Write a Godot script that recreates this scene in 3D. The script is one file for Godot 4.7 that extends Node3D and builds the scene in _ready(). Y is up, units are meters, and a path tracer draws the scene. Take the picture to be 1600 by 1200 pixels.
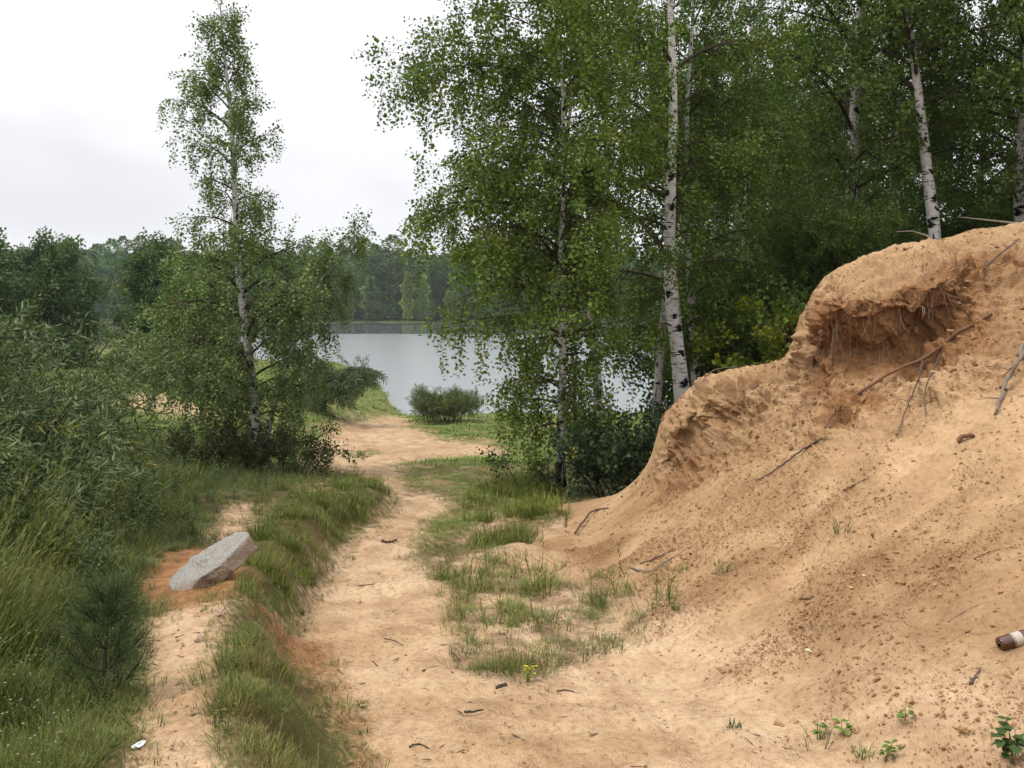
extends Node3D
# A sandy track runs down to a lake between birches, with an eroded sand bank on the right.
# y is up, the lake surface is y = 0, the camera looks along -z.  d = -z is the distance ahead.

const F := 1485.0      # focal length in photograph pixels
const HZ := 470.0      # row of the horizon in the photograph
const E := 5.4         # height of the eye above the lake

var rng := RandomNumberGenerator.new()
var used := {}
var n_soft := FastNoiseLite.new()
var n_rough := FastNoiseLite.new()
var n_cell := FastNoiseLite.new()
var n_fine := FastNoiseLite.new()
var M := {}
var sprig := {}
var sand_polys: Array = []
var red_polys: Array = []
var turf_polys: Array = []
var sparse_polys: Array = []
var bank_poly := PackedVector2Array()

# ------------------------------------------------------------------ mesh collector
class MB:
	var v := PackedVector3Array()
	var n := PackedVector3Array()
	var uv := PackedVector2Array()
	var c := PackedColorArray()
	var ix := PackedInt32Array()

	func put(p: Vector3, col: Color) -> int:
		v.append(p)
		c.append(col)
		return v.size() - 1

	func tri(a: Vector3, b: Vector3, d: Vector3, col: Color) -> void:
		var k := v.size()
		v.append(a); v.append(b); v.append(d)
		c.append(col); c.append(col); c.append(col)
		ix.append(k); ix.append(k + 1); ix.append(k + 2)

	func leaf(base: Vector3, dir: Vector3, nor: Vector3, ln: float, wd: float, col: Color, mid := 0.42) -> void:
		var side := dir.cross(nor).normalized()
		var up := side.cross(dir).normalized()
		var k := v.size()
		var m := base + dir * ln * mid
		v.append(base); v.append(m + side * wd * 0.5 + up * wd * 0.16); v.append(base + dir * ln - up * ln * 0.06); v.append(m - side * wd * 0.5 + up * wd * 0.16)
		for i in 4:
			c.append(col)
		ix.append_array(PackedInt32Array([k, k + 1, k + 2, k, k + 2, k + 3]))

	func blade(base: Vector3, dir: Vector3, bend: Vector3, ln: float, wd: float, col: Color, tip: Color) -> void:
		var side := dir.cross(bend)
		if side.length() < 0.01:
			side = dir.cross(Vector3(1, 0.2, 0.4))
		side = side.normalized() * wd * 0.5
		var k := v.size()
		var m := base + dir * ln * 0.55 + bend * ln * 0.14
		var t := base + dir * ln * 0.92 + bend * ln * 0.5
		v.append(base - side); v.append(base + side); v.append(m + side * 0.8); v.append(m - side * 0.8); v.append(t)
		c.append(col); c.append(col); c.append(col.lerp(tip, 0.4)); c.append(col.lerp(tip, 0.4)); c.append(tip)
		ix.append_array(PackedInt32Array([k, k + 1, k + 2, k, k + 2, k + 3, k + 3, k + 2, k + 4]))

	func tube(p: PackedVector3Array, r: PackedFloat32Array, sides: int, col: Color, v0 := 0.0, vs := 1.0) -> void:
		var k0 := v.size()
		var t := (p[1] - p[0]).normalized()
		var u := t.cross(Vector3(0.31, 0.2, 0.93) if absf(t.z) < 0.8 else Vector3(1, 0.1, 0)).normalized()
		var dist := v0
		for j in p.size():
			var tj := (p[mini(j + 1, p.size() - 1)] - p[maxi(j - 1, 0)]).normalized()
			u = (u - tj * u.dot(tj)).normalized()
			var w := tj.cross(u)
			if j > 0:
				dist += p[j].distance_to(p[j - 1])
			for k in sides + 1:
				var a := TAU * k / sides
				var d := u * cos(a) + w * sin(a)
				v.append(p[j] + d * r[j])
				n.append(d)
				uv.append(Vector2(float(k) / sides, dist * vs))
				c.append(col)
		for j in p.size() - 1:
			for k in sides:
				var a := k0 + j * (sides + 1) + k
				var b := a + sides + 1
				ix.append_array(PackedInt32Array([a, b, a + 1, a + 1, b, b + 1]))

	func commit() -> ArrayMesh:
		var arr := []
		arr.resize(Mesh.ARRAY_MAX)
		arr[Mesh.ARRAY_VERTEX] = v
		if n.size() == v.size():
			arr[Mesh.ARRAY_NORMAL] = n
		if uv.size() == v.size():
			arr[Mesh.ARRAY_TEX_UV] = uv
		if c.size() == v.size():
			arr[Mesh.ARRAY_COLOR] = c
		arr[Mesh.ARRAY_INDEX] = ix
		var m := ArrayMesh.new()
		m.add_surface_from_arrays(Mesh.PRIMITIVE_TRIANGLES, arr)
		return m

# ------------------------------------------------------------------ naming
func numbered(s: String) -> String:
	if not used.has(s):
		used[s] = 0
		return s
	used[s] += 1
	return "%s_%03d" % [s, used[s]]

func tag(o: Node, label: String, category := "", group := "", kind := "") -> void:
	if label != "":
		o.set_meta("label", label)
	if category != "":
		o.set_meta("category", category)
	if group != "":
		o.set_meta("group", group)
	if kind != "":
		o.set_meta("kind", kind)

func thing(called: String, label: String, category: String, at: Vector3, group := "") -> Node3D:
	var o := Node3D.new()
	o.name = numbered(called)
	add_child(o, true)
	o.position = at
	tag(o, label, category, group)
	return o

func obj(called: String, mesh: Mesh, mat: Material, parent: Node = null) -> MeshInstance3D:
	var o := MeshInstance3D.new()
	o.mesh = mesh
	o.material_override = mat
	if parent == null:
		o.name = numbered(called)
		add_child(o, true)
	else:
		o.name = called
		parent.add_child(o, true)
	return o

func copies(called: String, mesh: Mesh, mat: Material, xs: Array, cols: PackedColorArray, parent: Node = null) -> MultiMeshInstance3D:
	var m := MultiMesh.new()
	m.transform_format = MultiMesh.TRANSFORM_3D
	m.use_colors = true
	m.mesh = mesh
	m.instance_count = xs.size()
	for i in xs.size():
		m.set_instance_transform(i, xs[i])
		m.set_instance_color(i, cols[i])
	var o := MultiMeshInstance3D.new()
	o.multimesh = m
	o.material_override = mat
	o.set_meta("kind", "stuff")
	if parent == null:
		o.name = numbered(called)
		add_child(o, true)
	else:
		o.name = called
		parent.add_child(o, true)
	return o

# ------------------------------------------------------------------ places
func tab(t: Array, x: float) -> float:
	if x <= t[0][0]:
		return t[0][1]
	for i in t.size() - 1:
		if x < t[i + 1][0]:
			var k: float = (x - t[i][0]) / (t[i + 1][0] - t[i][0])
			return lerpf(t[i][1], t[i + 1][1], k)
	return t[-1][1]

func P(px: float, py: float, d: float) -> Vector3:
	return Vector3((px - 800.0) / F * d, E - (py - HZ) / F * d, -d)

const LONG := [[-30.0, 3.9], [0.0, 3.75], [2.0, 3.58], [4.0, 3.43], [6.0, 3.26], [8.0, 3.11], [10.0, 2.98], [11.5, 2.92], [13.0, 2.78], [15.0, 2.46], [18.0, 2.12], [30.0, 0.96], [44.0, 0.10], [47.0, -0.12], [55.0, -1.2], [70.0, -2.5], [215.0, -2.5], [236.0, -0.3], [242.0, 0.5], [300.0, 4.0], [500.0, 14.0], [900.0, 22.0]]
const EDGE := [[-5.0, -0.4], [2.0, -0.4], [3.5, -0.57], [5.0, -1.05], [6.0, -1.42], [7.5, -1.46], [9.0, -1.52], [11.0, -1.45], [13.0, -1.42], [20.0, -2.5]]
const STEP := [[-5.0, 0.2], [2.0, 0.26], [4.0, 0.31], [5.3, 0.34], [6.3, 0.31], [8.5, 0.26], [11.0, 0.17], [13.0, 0.09], [18.0, 0.03], [24.0, 0.0]]

func ground_h(x: float, d: float) -> float:
	var y := tab(LONG, d)
	if d < 24.0 and d > -6.0:
		var e := tab(EDGE, d) + n_soft.get_noise_2d(d * 3.0, 7.0) * 0.25
		y += smoothstep(0.0, 0.42, e - x) * tab(STEP, d)
		# the grassy hummock between the two tracks
		var hx := e - 0.42
		y += exp(-pow((x - hx) / 0.3, 2.0)) * 0.05 * smoothstep(2.0, 3.5, d) * (1.0 - smoothstep(10.0, 13.0, d))
	if d > 12.0 and d < 140.0 and x < -3.0:
		var far := 52.0 + smoothstep(-18.0, -50.0, x) * 70.0
		var rise := smoothstep(-5.0, -10.5, x) * smoothstep(13.0, 25.0, d) * (1.0 - smoothstep(far, far + 16.0, d))
		y = lerpf(y, maxf(y, 2.1), rise)
	if d > 44.0 and d < 60.0:
		y += n_soft.get_noise_2d(x * 0.6, 3.0) * 0.18
	if d > 225.0 and d < 245.0:
		y += n_soft.get_noise_2d(x * 0.25, 30.0) * 1.2
	var r := sqrt(x * x + d * d)
	y += n_soft.get_noise_2d(x * 2.2, d * 2.2) * 0.05 * clampf(r / 6.0, 0.4, 1.6)
	y += n_soft.get_noise_2d(x * 9.0, d * 9.0) * 0.022
	return y

func G(px: float, py: float) -> Vector3:
	var d := 0.9
	var sx := (px - 800.0) / F
	var sy := (py - HZ) / F
	while d < 300.0:
		if ground_h(sx * d, d) > E - sy * d:
			break
		d *= 1.006
	return Vector3(sx * d, ground_h(sx * d, d), -d)

func on_ground(x: float, d: float, lift := 0.0) -> Vector3:
	return Vector3(x, ground_h(x, d) + lift, -d)

func poly(pts: Array) -> PackedVector2Array:
	var out := PackedVector2Array()
	for p in pts:
		var g := G(p[0], p[1])
		out.append(Vector2(g.x, -g.z))
	return out

func inside(polys: Array, q: Vector2) -> bool:
	for p in polys:
		if p[1].has_point(q) and Geometry2D.is_point_in_polygon(q, p[0]):
			return true
	return false

func with_box(p: PackedVector2Array) -> Array:
	var r := Rect2(p[0], Vector2.ZERO)
	for q in p:
		r = r.expand(q)
	return [p, r]

func cover(x: float, d: float) -> Array:
	# [how sandy, how red, how turfy, how sparse], each averaged over a few wobbled samples
	var a := [0.0, 0.0, 0.0, 0.0]
	var w := clampf(0.02 * sqrt(x * x + d * d), 0.04, 0.6)
	for i in 4:
		var q := Vector2(x + n_fine.get_noise_2d(x * 30.0 + i * 91.0, d * 30.0) * w * 2.0, d + n_fine.get_noise_2d(d * 30.0 + i * 57.0, x * 30.0) * w * 3.5)
		if inside(sand_polys, q):
			a[0] += 0.25
		if inside(red_polys, q):
			a[1] += 0.25
		if inside(turf_polys, q):
			a[2] += 0.25
		if inside(sparse_polys, q):
			a[3] += 0.25
	return a

# ------------------------------------------------------------------ materials
func noise_tex(size: int, freq: float, oct: int, ramp: Gradient, sd: int, kind := FastNoiseLite.TYPE_SIMPLEX_SMOOTH) -> NoiseTexture2D:
	var f := FastNoiseLite.new()
	f.noise_type = kind
	f.seed = sd
	f.frequency = freq
	f.fractal_octaves = oct
	f.fractal_gain = 0.6
	var t := NoiseTexture2D.new()
	t.width = size
	t.height = size
	t.seamless = true
	t.noise = f
	if ramp:
		t.color_ramp = ramp
	return t

func ramp(stops: Array) -> Gradient:
	var g := Gradient.new()
	var o := PackedFloat32Array()
	var c := PackedColorArray()
	for s in stops:
		o.append(s[0])
		c.append(s[1])
	g.offsets = o
	g.colors = c
	return g

func leaf_mat(back: Color, rough := 0.5) -> StandardMaterial3D:
	var m := StandardMaterial3D.new()
	m.vertex_color_use_as_albedo = true
	m.roughness = rough
	m.metallic_specular = 0.28
	m.backlight_enabled = true
	m.backlight = back
	m.cull_mode = BaseMaterial3D.CULL_DISABLED
	return m

func bark_image(sd: int, white: Color, dark_to: float) -> ImageTexture:
	# one strip of bark, 12 m tall: pale papery skin, short dark lenticels, black scars, fissured black foot
	var r := RandomNumberGenerator.new()
	r.seed = sd
	var f := FastNoiseLite.new()
	f.seed = sd
	f.frequency = 0.02
	f.fractal_octaves = 4
	var w := 128
	var h := 1536
	var im := Image.create(w, h, false, Image.FORMAT_RGB8)
	var dark := Color(0.09, 0.08, 0.075)
	for y in h:
		var up := 12.0 * y / h
		for x in w:
			var k := f.get_noise_2d(absf(x - 64) * 1.4, y * 3.5)
			var c := white.lerp(Color(0.55, 0.5, 0.46), clampf(k * 1.0 - 0.05, 0.0, 0.55))
			var foot := clampf(1.0 - up / dark_to, 0.0, 1.0)
			if f.get_noise_2d(absf(x - 64) * 5.0 + 400.0, y * 1.2) + foot * 1.25 > 0.72:
				c = dark.lerp(Color(0.24, 0.21, 0.19), clampf(k + 0.3, 0, 1))
			im.set_pixel(x, y, c)
	for i in 620:
		var l := int(r.randf_range(4, 26) * (0.5 + r.randf()))
		im.fill_rect(Rect2i(r.randi_range(0, w - 1), r.randi_range(0, h - 3), l, 1 if r.randf() < 0.7 else 2), Color(0.2, 0.17, 0.15) if r.randf() < 0.6 else Color(0.42, 0.37, 0.34))
	for i in 85:
		var cx := r.randi_range(8, w - 8)
		var cy := r.randi_range(0, h - 30)
		var s := r.randf_range(5, 20)
		var high := s * r.randf_range(0.15, 0.55)
		var skew := r.randf_range(-1.2, 1.2)
		for yy in range(-int(high), int(high) + 1):
			var half := s * pow(1.0 - absf(yy) / (high + 1.0), 0.6) * r.randf_range(0.35, 1.25)
			im.fill_rect(Rect2i(int(cx - half + yy * skew + r.randf_range(-2.0, 2.0)), cy + yy, maxi(1, int(half * 2)), 1), dark)
	return ImageTexture.create_from_image(im)

func make_materials() -> void:
	var m := StandardMaterial3D.new()
	m.vertex_color_use_as_albedo = true
	m.roughness = 0.95
	m.metallic_specular = 0.25
	m.albedo_texture = noise_tex(512, 0.035, 5, ramp([[0.0, Color(0.7, 0.66, 0.62)], [0.3, Color(0.9, 0.88, 0.86)], [0.6, Color(0.97, 0.96, 0.95)], [1.0, Color(1, 1, 1)]]), 5)
	m.uv1_triplanar = true
	m.uv1_world_triplanar = true
	m.uv1_scale = Vector3(0.9, 0.9, 0.9)
	m.heightmap_enabled = true
	m.heightmap_texture = noise_tex(512, 0.11, 5, null, 9)
	m.heightmap_scale = 1.3
	m.detail_enabled = true
	m.detail_blend_mode = BaseMaterial3D.BLEND_MODE_MUL
	m.detail_uv_layer = BaseMaterial3D.DETAIL_UV_2
	m.uv2_triplanar = true
	m.uv2_world_triplanar = true
	m.uv2_scale = Vector3(0.17, 0.17, 0.17)
	m.detail_albedo = noise_tex(512, 0.02, 6, ramp([[0.0, Color(0.75, 0.71, 0.68)], [0.4, Color(0.92, 0.9, 0.88)], [0.7, Color(1, 1, 1)], [1.0, Color(1, 1, 1)]]), 15)
	M.ground = m
	M.clod = m.duplicate()
	M.clod.heightmap_enabled = false
	M.birch_leaf = leaf_mat(Color(0.62, 0.74, 0.32))
	M.willow_leaf = leaf_mat(Color(0.42, 0.5, 0.3), 0.42)
	M.needle = leaf_mat(Color(0.15, 0.2, 0.1), 0.55)
	M.grass = leaf_mat(Color(0.5, 0.6, 0.25), 0.6)
	for k in [["bark", 21, Color(0.80, 0.79, 0.77), 0.9], ["bark_dark", 22, Color(0.74, 0.72, 0.70), 1.9]]:
		var b := StandardMaterial3D.new()
		b.albedo_texture = bark_image(k[1], k[2], k[3])
		b.roughness = 0.8
		b.metallic_specular = 0.3
		b.heightmap_enabled = true
		b.heightmap_texture = b.albedo_texture
		b.heightmap_scale = 0.4
		M[k[0]] = b
	var t := StandardMaterial3D.new()
	t.vertex_color_use_as_albedo = true
	t.roughness = 0.9
	t.metallic_specular = 0.25
	M.twig = t
	var wood := StandardMaterial3D.new()
	wood.vertex_color_use_as_albedo = true
	wood.roughness = 0.9
	wood.albedo_texture = noise_tex(256, 0.06, 4, ramp([[0.0, Color(0.45, 0.42, 0.4)], [0.5, Color(0.85, 0.83, 0.8)], [1.0, Color(1, 1, 1)]]), 31)
	wood.uv1_triplanar = true
	wood.uv1_scale = Vector3(9, 2, 9)
	M.wood = wood
	var wat := StandardMaterial3D.new()
	wat.albedo_color = Color(0.43, 0.455, 0.46)
	wat.roughness = 0.22
	wat.metallic_specular = 0.9
	wat.normal_enabled = true
	wat.normal_texture = noise_tex(512, 0.03, 4, null, 44)
	wat.normal_texture.as_normal_map = true
	wat.normal_texture.bump_strength = 3.0
	wat.normal_scale = 0.2
	wat.uv1_triplanar = true
	wat.uv1_world_triplanar = true
	wat.uv1_scale = Vector3(0.13, 0.13, 0.13)
	M.water = wat
	var calm := StandardMaterial3D.new()
	calm.albedo_color = Color(0.43, 0.455, 0.46)
	calm.roughness = 0.03
	calm.metallic_specular = 0.9
	M.calm = calm
	var rock := StandardMaterial3D.new()
	rock.vertex_color_use_as_albedo = true
	rock.roughness = 0.9
	rock.albedo_texture = noise_tex(512, 0.09, 5, ramp([[0.0, Color(0.3, 0.3, 0.29)], [0.36, Color(0.5, 0.49, 0.47)], [0.47, Color(0.88, 0.87, 0.84)], [0.62, Color(0.97, 0.96, 0.94)], [1.0, Color(1, 1, 1)]]), 61)
	rock.uv1_triplanar = true
	rock.uv1_scale = Vector3(3.2, 3.2, 3.2)
	rock.heightmap_enabled = true
	rock.heightmap_texture = rock.albedo_texture
	rock.heightmap_scale = 1.2
	M.rock = rock

# ------------------------------------------------------------------ sprigs of leaves
func rv() -> Vector3:
	return Vector3(rng.randfn(), rng.randfn(), rng.randfn()).normalized()

func make_sprig(count: int, ln: float, leaf_l: float, leaf_w: float, spread: float, kind := "birch") -> ArrayMesh:
	# a twig along +z with leaves along it; colours are tints round white, multiplied by each copy's colour
	var mb := MB.new()
	var brown := Color(0.5, 0.3, 0.25)
	mb.tri(Vector3(-0.002, 0, 0), Vector3(0.002, 0, 0), Vector3(0, 0, ln), brown)
	mb.tri(Vector3(0, -0.002, 0), Vector3(0, 0.002, 0), Vector3(0, 0, ln), brown)
	for i in count:
		var s := (i + rng.randf()) / count
		var a := i * 2.4 + rng.randf() * 0.8
		var out := Vector3(cos(a), sin(a), 0.0)
		var at := Vector3(0, 0, ln * s) + out * 0.012
		var dir: Vector3
		if kind == "willow":
			dir = (out * 0.75 + Vector3(0, 0, 0.8) + rv() * 0.25).normalized()
		elif kind == "needle":
			dir = (out * 0.7 + Vector3(0, 0, 0.75)).normalized()
		else:
			dir = (out + Vector3(0, 0, 0.35) + rv() * 0.5).normalized()
			at += out * rng.randf() * spread
		var k := rng.randf_range(0.7, 1.3)
		var col := Color(k * rng.randf_range(0.85, 1.2), k, k * rng.randf_range(0.75, 1.15))
		var z := rng.randf_range(0.55, 1.3)
		mb.leaf(at, dir, (rv() + Vector3(0, 0.6, 0)).normalized(), leaf_l * z, leaf_w * z, col)
	return mb.commit()

func make_sprigs() -> void:
	sprig.birch = make_sprig(15, 0.29, 0.052, 0.042, 0.03)
	sprig.birch_big = make_sprig(15, 0.42, 0.10, 0.08, 0.12)
	sprig.mass = make_sprig(34, 0.75, 0.13, 0.10, 0.26)
	sprig.alder = make_sprig(13, 0.24, 0.065, 0.055, 0.05)
	sprig.maple = make_sprig(9, 0.28, 0.11, 0.12, 0.09)
	sprig.willow = make_sprig(16, 0.34, 0.085, 0.017, 0.0, "willow")
	sprig.osier = make_sprig(22, 0.6, 0.16, 0.035, 0.0, "willow")
	sprig.pine = make_sprig(34, 0.09, 0.045, 0.003, 0.0, "needle")
	sprig.spruce = make_sprig(60, 0.9, 0.16, 0.04, 0.0, "needle")

# ------------------------------------------------------------------ trees
func along(path: PackedVector3Array, t: float) -> Vector3:
	var s := clampf(t, 0.0, 1.0) * (path.size() - 1)
	var i := mini(int(s), path.size() - 2)
	var a := path[maxi(i - 1, 0)]
	var b := path[mini(i + 2, path.size() - 1)]
	return path[i].cubic_interpolate(path[i + 1], a, b, s - i)

func pixel_path(at: Vector3, pts: Array) -> PackedVector3Array:
	# photograph pixels of a stem, all at the distance of its foot, relative to the foot; resampled evenly in height
	var raw := PackedVector3Array()
	for p in pts:
		raw.append(P(p[0], p[1], -at.z + (p[2] if p.size() > 2 else 0.0)) - at)
	return raw

class Sprigs:
	var xs: Array = []
	var cs := PackedColorArray()

func add_sprig(sp: Sprigs, at: Vector3, dir: Vector3, size: float, c0: Color, c1: Color) -> void:
	var z := dir.normalized()
	var x := z.cross(rv()).normalized()
	var y := z.cross(x)
	var s := size * rng.randf_range(0.75, 1.25)
	sp.xs.append(Transform3D(Basis(x * s, y * s, z * s), at))
	var k := rng.randf_range(0.78, 1.22)
	var c := c0.lerp(c1, rng.randf()) * k
	if rng.randf() < 0.005:
		c = Color(0.24, 0.22, 0.04)
	c.a = 1.0
	sp.cs.append(c)

func grow_limb(mb: MB, sp: Sprigs, start: Vector3, az: float, el: float, L: float, r: float, q: Dictionary) -> void:
	var n := 7
	var pts := PackedVector3Array([start])
	var rad := PackedFloat32Array([r])
	var p := start
	var dirs := PackedVector3Array()
	var droop: float = q.get("droop", 0.8)
	for s in n:
		var e := el - droop * float(s) / n
		az += rng.randf_range(-0.16, 0.16)
		var dir := Vector3(cos(az) * cos(e), sin(e), sin(az) * cos(e))
		p += dir * L / n
		pts.append(p)
		dirs.append(dir)
		rad.append(lerpf(r, 0.003, float(s + 1) / n))
	var bc: Color = q.get("twig", Color(0.06, 0.045, 0.035))
	mb.tube(pts, rad, 5 if r > 0.012 else 4, bc)
	var step: float = q.get("step", 0.13)
	var size: float = q.get("size", 1.0)
	var c0: Color = q.c0
	var c1: Color = q.c1
	var subs := int(L * q.get("subs", 6.0)) + 1
	var from: float = q.get("bare", 0.18)
	for i in subs:
		var s := from + (1.0 - from) * (i + rng.randf()) / subs
		var k := mini(int(s * n), n - 1)
		var a := pts[k].lerp(pts[k + 1], s * n - k)
		var d := dirs[k]
		var sl := (L * 0.36 * (1.15 - s * 0.75) + 0.12) * rng.randf_range(0.6, 1.2)
		var sd := (d + rv() * 1.1 + Vector3(0, -float(q.get("hang", 0.25)), 0)).normalized()
		var sp_pts := PackedVector3Array([a])
		var sr := PackedFloat32Array([rad[k] * 0.5 + 0.0015])
		var x := a
		for j in 3:
			sd = (sd + Vector3(0, -float(q.get("hang", 0.25)) * 0.45, 0) + rv() * 0.15).normalized()
			x += sd * sl / 3.0
			sp_pts.append(x)
			sr.append(lerpf(sr[0], 0.0012, (j + 1) / 3.0))
			var m := maxi(1, int(sl / 3.0 / step + rng.randf()))
			for w in m:
				add_sprig(sp, sp_pts[j].lerp(x, (w + rng.randf()) / m), (sd + rv() * 0.8 + Vector3(0, -float(q.get("hang", 0.25)), 0)), size, c0, c1)
		mb.tube(sp_pts, sr, 3, bc)
		if rng.randf() < float(q.get("strands", 0.0)):
			var hl := rng.randf_range(0.15, 0.6)
			mb.tube(PackedVector3Array([x, x + Vector3(rng.randf_range(-0.05, 0.05), -hl, rng.randf_range(-0.05, 0.05))]), PackedFloat32Array([0.0015, 0.001]), 3, bc)
			for w in int(hl / 0.11):
				add_sprig(sp, x + Vector3(0, -0.11 * w, 0), Vector3(0, -1, 0) + rv() * 0.35, size, c0, c1)

func grow_stem(root: Node3D, path: PackedVector3Array, q: Dictionary, twigs: MB, sp: Sprigs) -> void:
	# a trunk (its own part) along path, and limbs and sprigs gathered in twigs and sp
	var n := 18
	var pts := PackedVector3Array()
	var rad := PackedFloat32Array()
	var len := 0.0
	for i in n + 1:
		pts.append(along(path, float(i) / n))
		if i > 0:
			len += pts[i].distance_to(pts[i - 1])
	var r0: float = q.r
	for i in n + 1:
		var t := float(i) / n
		rad.append(r0 * (1.0 - 0.86 * pow(t, 1.1)) * (1.0 + 0.35 * exp(-t * len / 0.25)) * (1.0 + 0.05 * sin(i * 2.3)))
	var mb := MB.new()
	var dark: bool = q.get("brown", false)
	mb.tube(pts, rad, 12, q.get("twig", Color(0.06, 0.045, 0.035)), 0.0, 1.0 / 12.0)
	if not dark:
		mb.c = PackedColorArray()
	obj("trunk", mb.commit(), M.twig if dark else M[q.get("bark", "bark")], root)
	var limbs: int = q.limbs
	var base: float = q.base
	var asym: Vector3 = q.get("side", Vector3.ZERO)
	for i in limbs:
		var t := base + (0.985 - base) * (i + rng.randf()) / limbs
		var az := i * 2.39996 + rng.randf_range(-0.4, 0.4)
		var out := Vector3(cos(az), 0, sin(az))
		var L := tab(q.prof, t) * rng.randf_range(0.62, 1.12) * (1.0 + asym.dot(out))
		if L < 0.08:
			continue
		var el := deg_to_rad(q.get("up", 38.0)) * rng.randf_range(0.6, 1.25) * lerpf(0.8, 1.5, t)
		var k := clampi(int(t * n), 0, n)
		grow_limb(twigs, sp, along(path, t), az, minf(el, 1.3), L, minf(rad[k] * 0.55, 0.012 + L * 0.011), q)
	for i in 4:
		add_sprig(sp, pts[n] + rv() * 0.05, Vector3(0, 1, 0) + rv() * 0.6, q.get("size", 1.0), q.c0, q.c1)

func finish_tree(root: Node3D, twigs: MB, sp: Sprigs, q: Dictionary) -> void:
	if twigs.v.size():
		var o := obj("limbs", twigs.commit(), M.twig, root)
		o.set_meta("kind", "stuff")
	if sp.xs.size():
		copies("crown", sprig[q.get("sprig", "birch")], M[q.get("leaf", "birch_leaf")], sp.xs, sp.cs, root)

func tree(called: String, label: String, category: String, group: String, at: Vector3, stems: Array, q: Dictionary, sd: int) -> Node3D:
	rng.seed = sd
	var root := thing(called, label, category, at, group)
	var twigs := MB.new()
	var sp := Sprigs.new()
	for s in stems:
		var qq := q.duplicate()
		qq.merge(s[1], true)
		grow_stem(root, s[0], qq, twigs, sp)
	finish_tree(root, twigs, sp, q)
	return root

func shrub(called: String, label: String, category: String, group: String, at: Vector3, count: int, q: Dictionary, sd: int) -> Node3D:
	# many stems arching out from one foot
	rng.seed = sd
	var root := thing(called, label, category, at, group)
	var twigs := MB.new()
	var sp := Sprigs.new()
	for i in count:
		var az := i * 2.39996 + rng.randf_range(-0.5, 0.5)
		var el := deg_to_rad(rng.randf_range(q.get("low", 40.0), 86.0))
		var out := Vector3(cos(az), 0, sin(az))
		var L: float = q.L * rng.randf_range(0.6, 1.1) * (1.0 + (q.get("side", Vector3.ZERO) as Vector3).dot(out))
		var foot := out * rng.randf() * float(q.get("foot", 0.25))
		foot.y = ground_h(at.x + foot.x, -(at.z + foot.z)) - at.y - 0.03 if q.get("grounded", true) else -0.05
		grow_limb(twigs, sp, foot, az, el, L, q.get("r", 0.016), q)
	var o := obj("stems", twigs.commit(), M.twig, root)
	o.set_meta("kind", "stuff")
	copies("foliage", sprig[q.get("sprig", "birch")], M[q.get("leaf", "birch_leaf")], sp.xs, sp.cs, root)
	return root

func dup(src: Node3D, label: String, at: Vector3, turn: float, sc: float) -> Node3D:
	var o: Node3D = src.duplicate()
	o.name = numbered(str(src.name).rstrip("0123456789_"))
	add_child(o, true)
	o.position = at
	o.rotation.y = turn
	o.scale = Vector3.ONE * sc
	o.set_meta("label", label)
	return o

# ------------------------------------------------------------------ setting
func _ready() -> void:
	set_view_and_light()
	for f in [[n_soft, 3, 0.22, 3], [n_rough, 8, 0.55, 4], [n_fine, 12, 1.0, 3]]:
		var nn: FastNoiseLite = f[0]
		nn.noise_type = FastNoiseLite.TYPE_SIMPLEX_SMOOTH
		nn.seed = f[1]
		nn.frequency = f[2]
		nn.fractal_octaves = f[3]
	n_cell.noise_type = FastNoiseLite.TYPE_CELLULAR
	n_cell.seed = 4
	n_cell.frequency = 2.6
	n_cell.cellular_return_type = FastNoiseLite.RETURN_DISTANCE2_SUB
	n_cell.fractal_octaves = 2
	make_materials()
	make_sprigs()
	make_areas()
	make_bank_grid()
	make_ground()
	make_bank()
	make_water()
	make_trees()
	make_shrubs()
	make_far_wood()
	make_grass()
	make_small_things()

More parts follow.
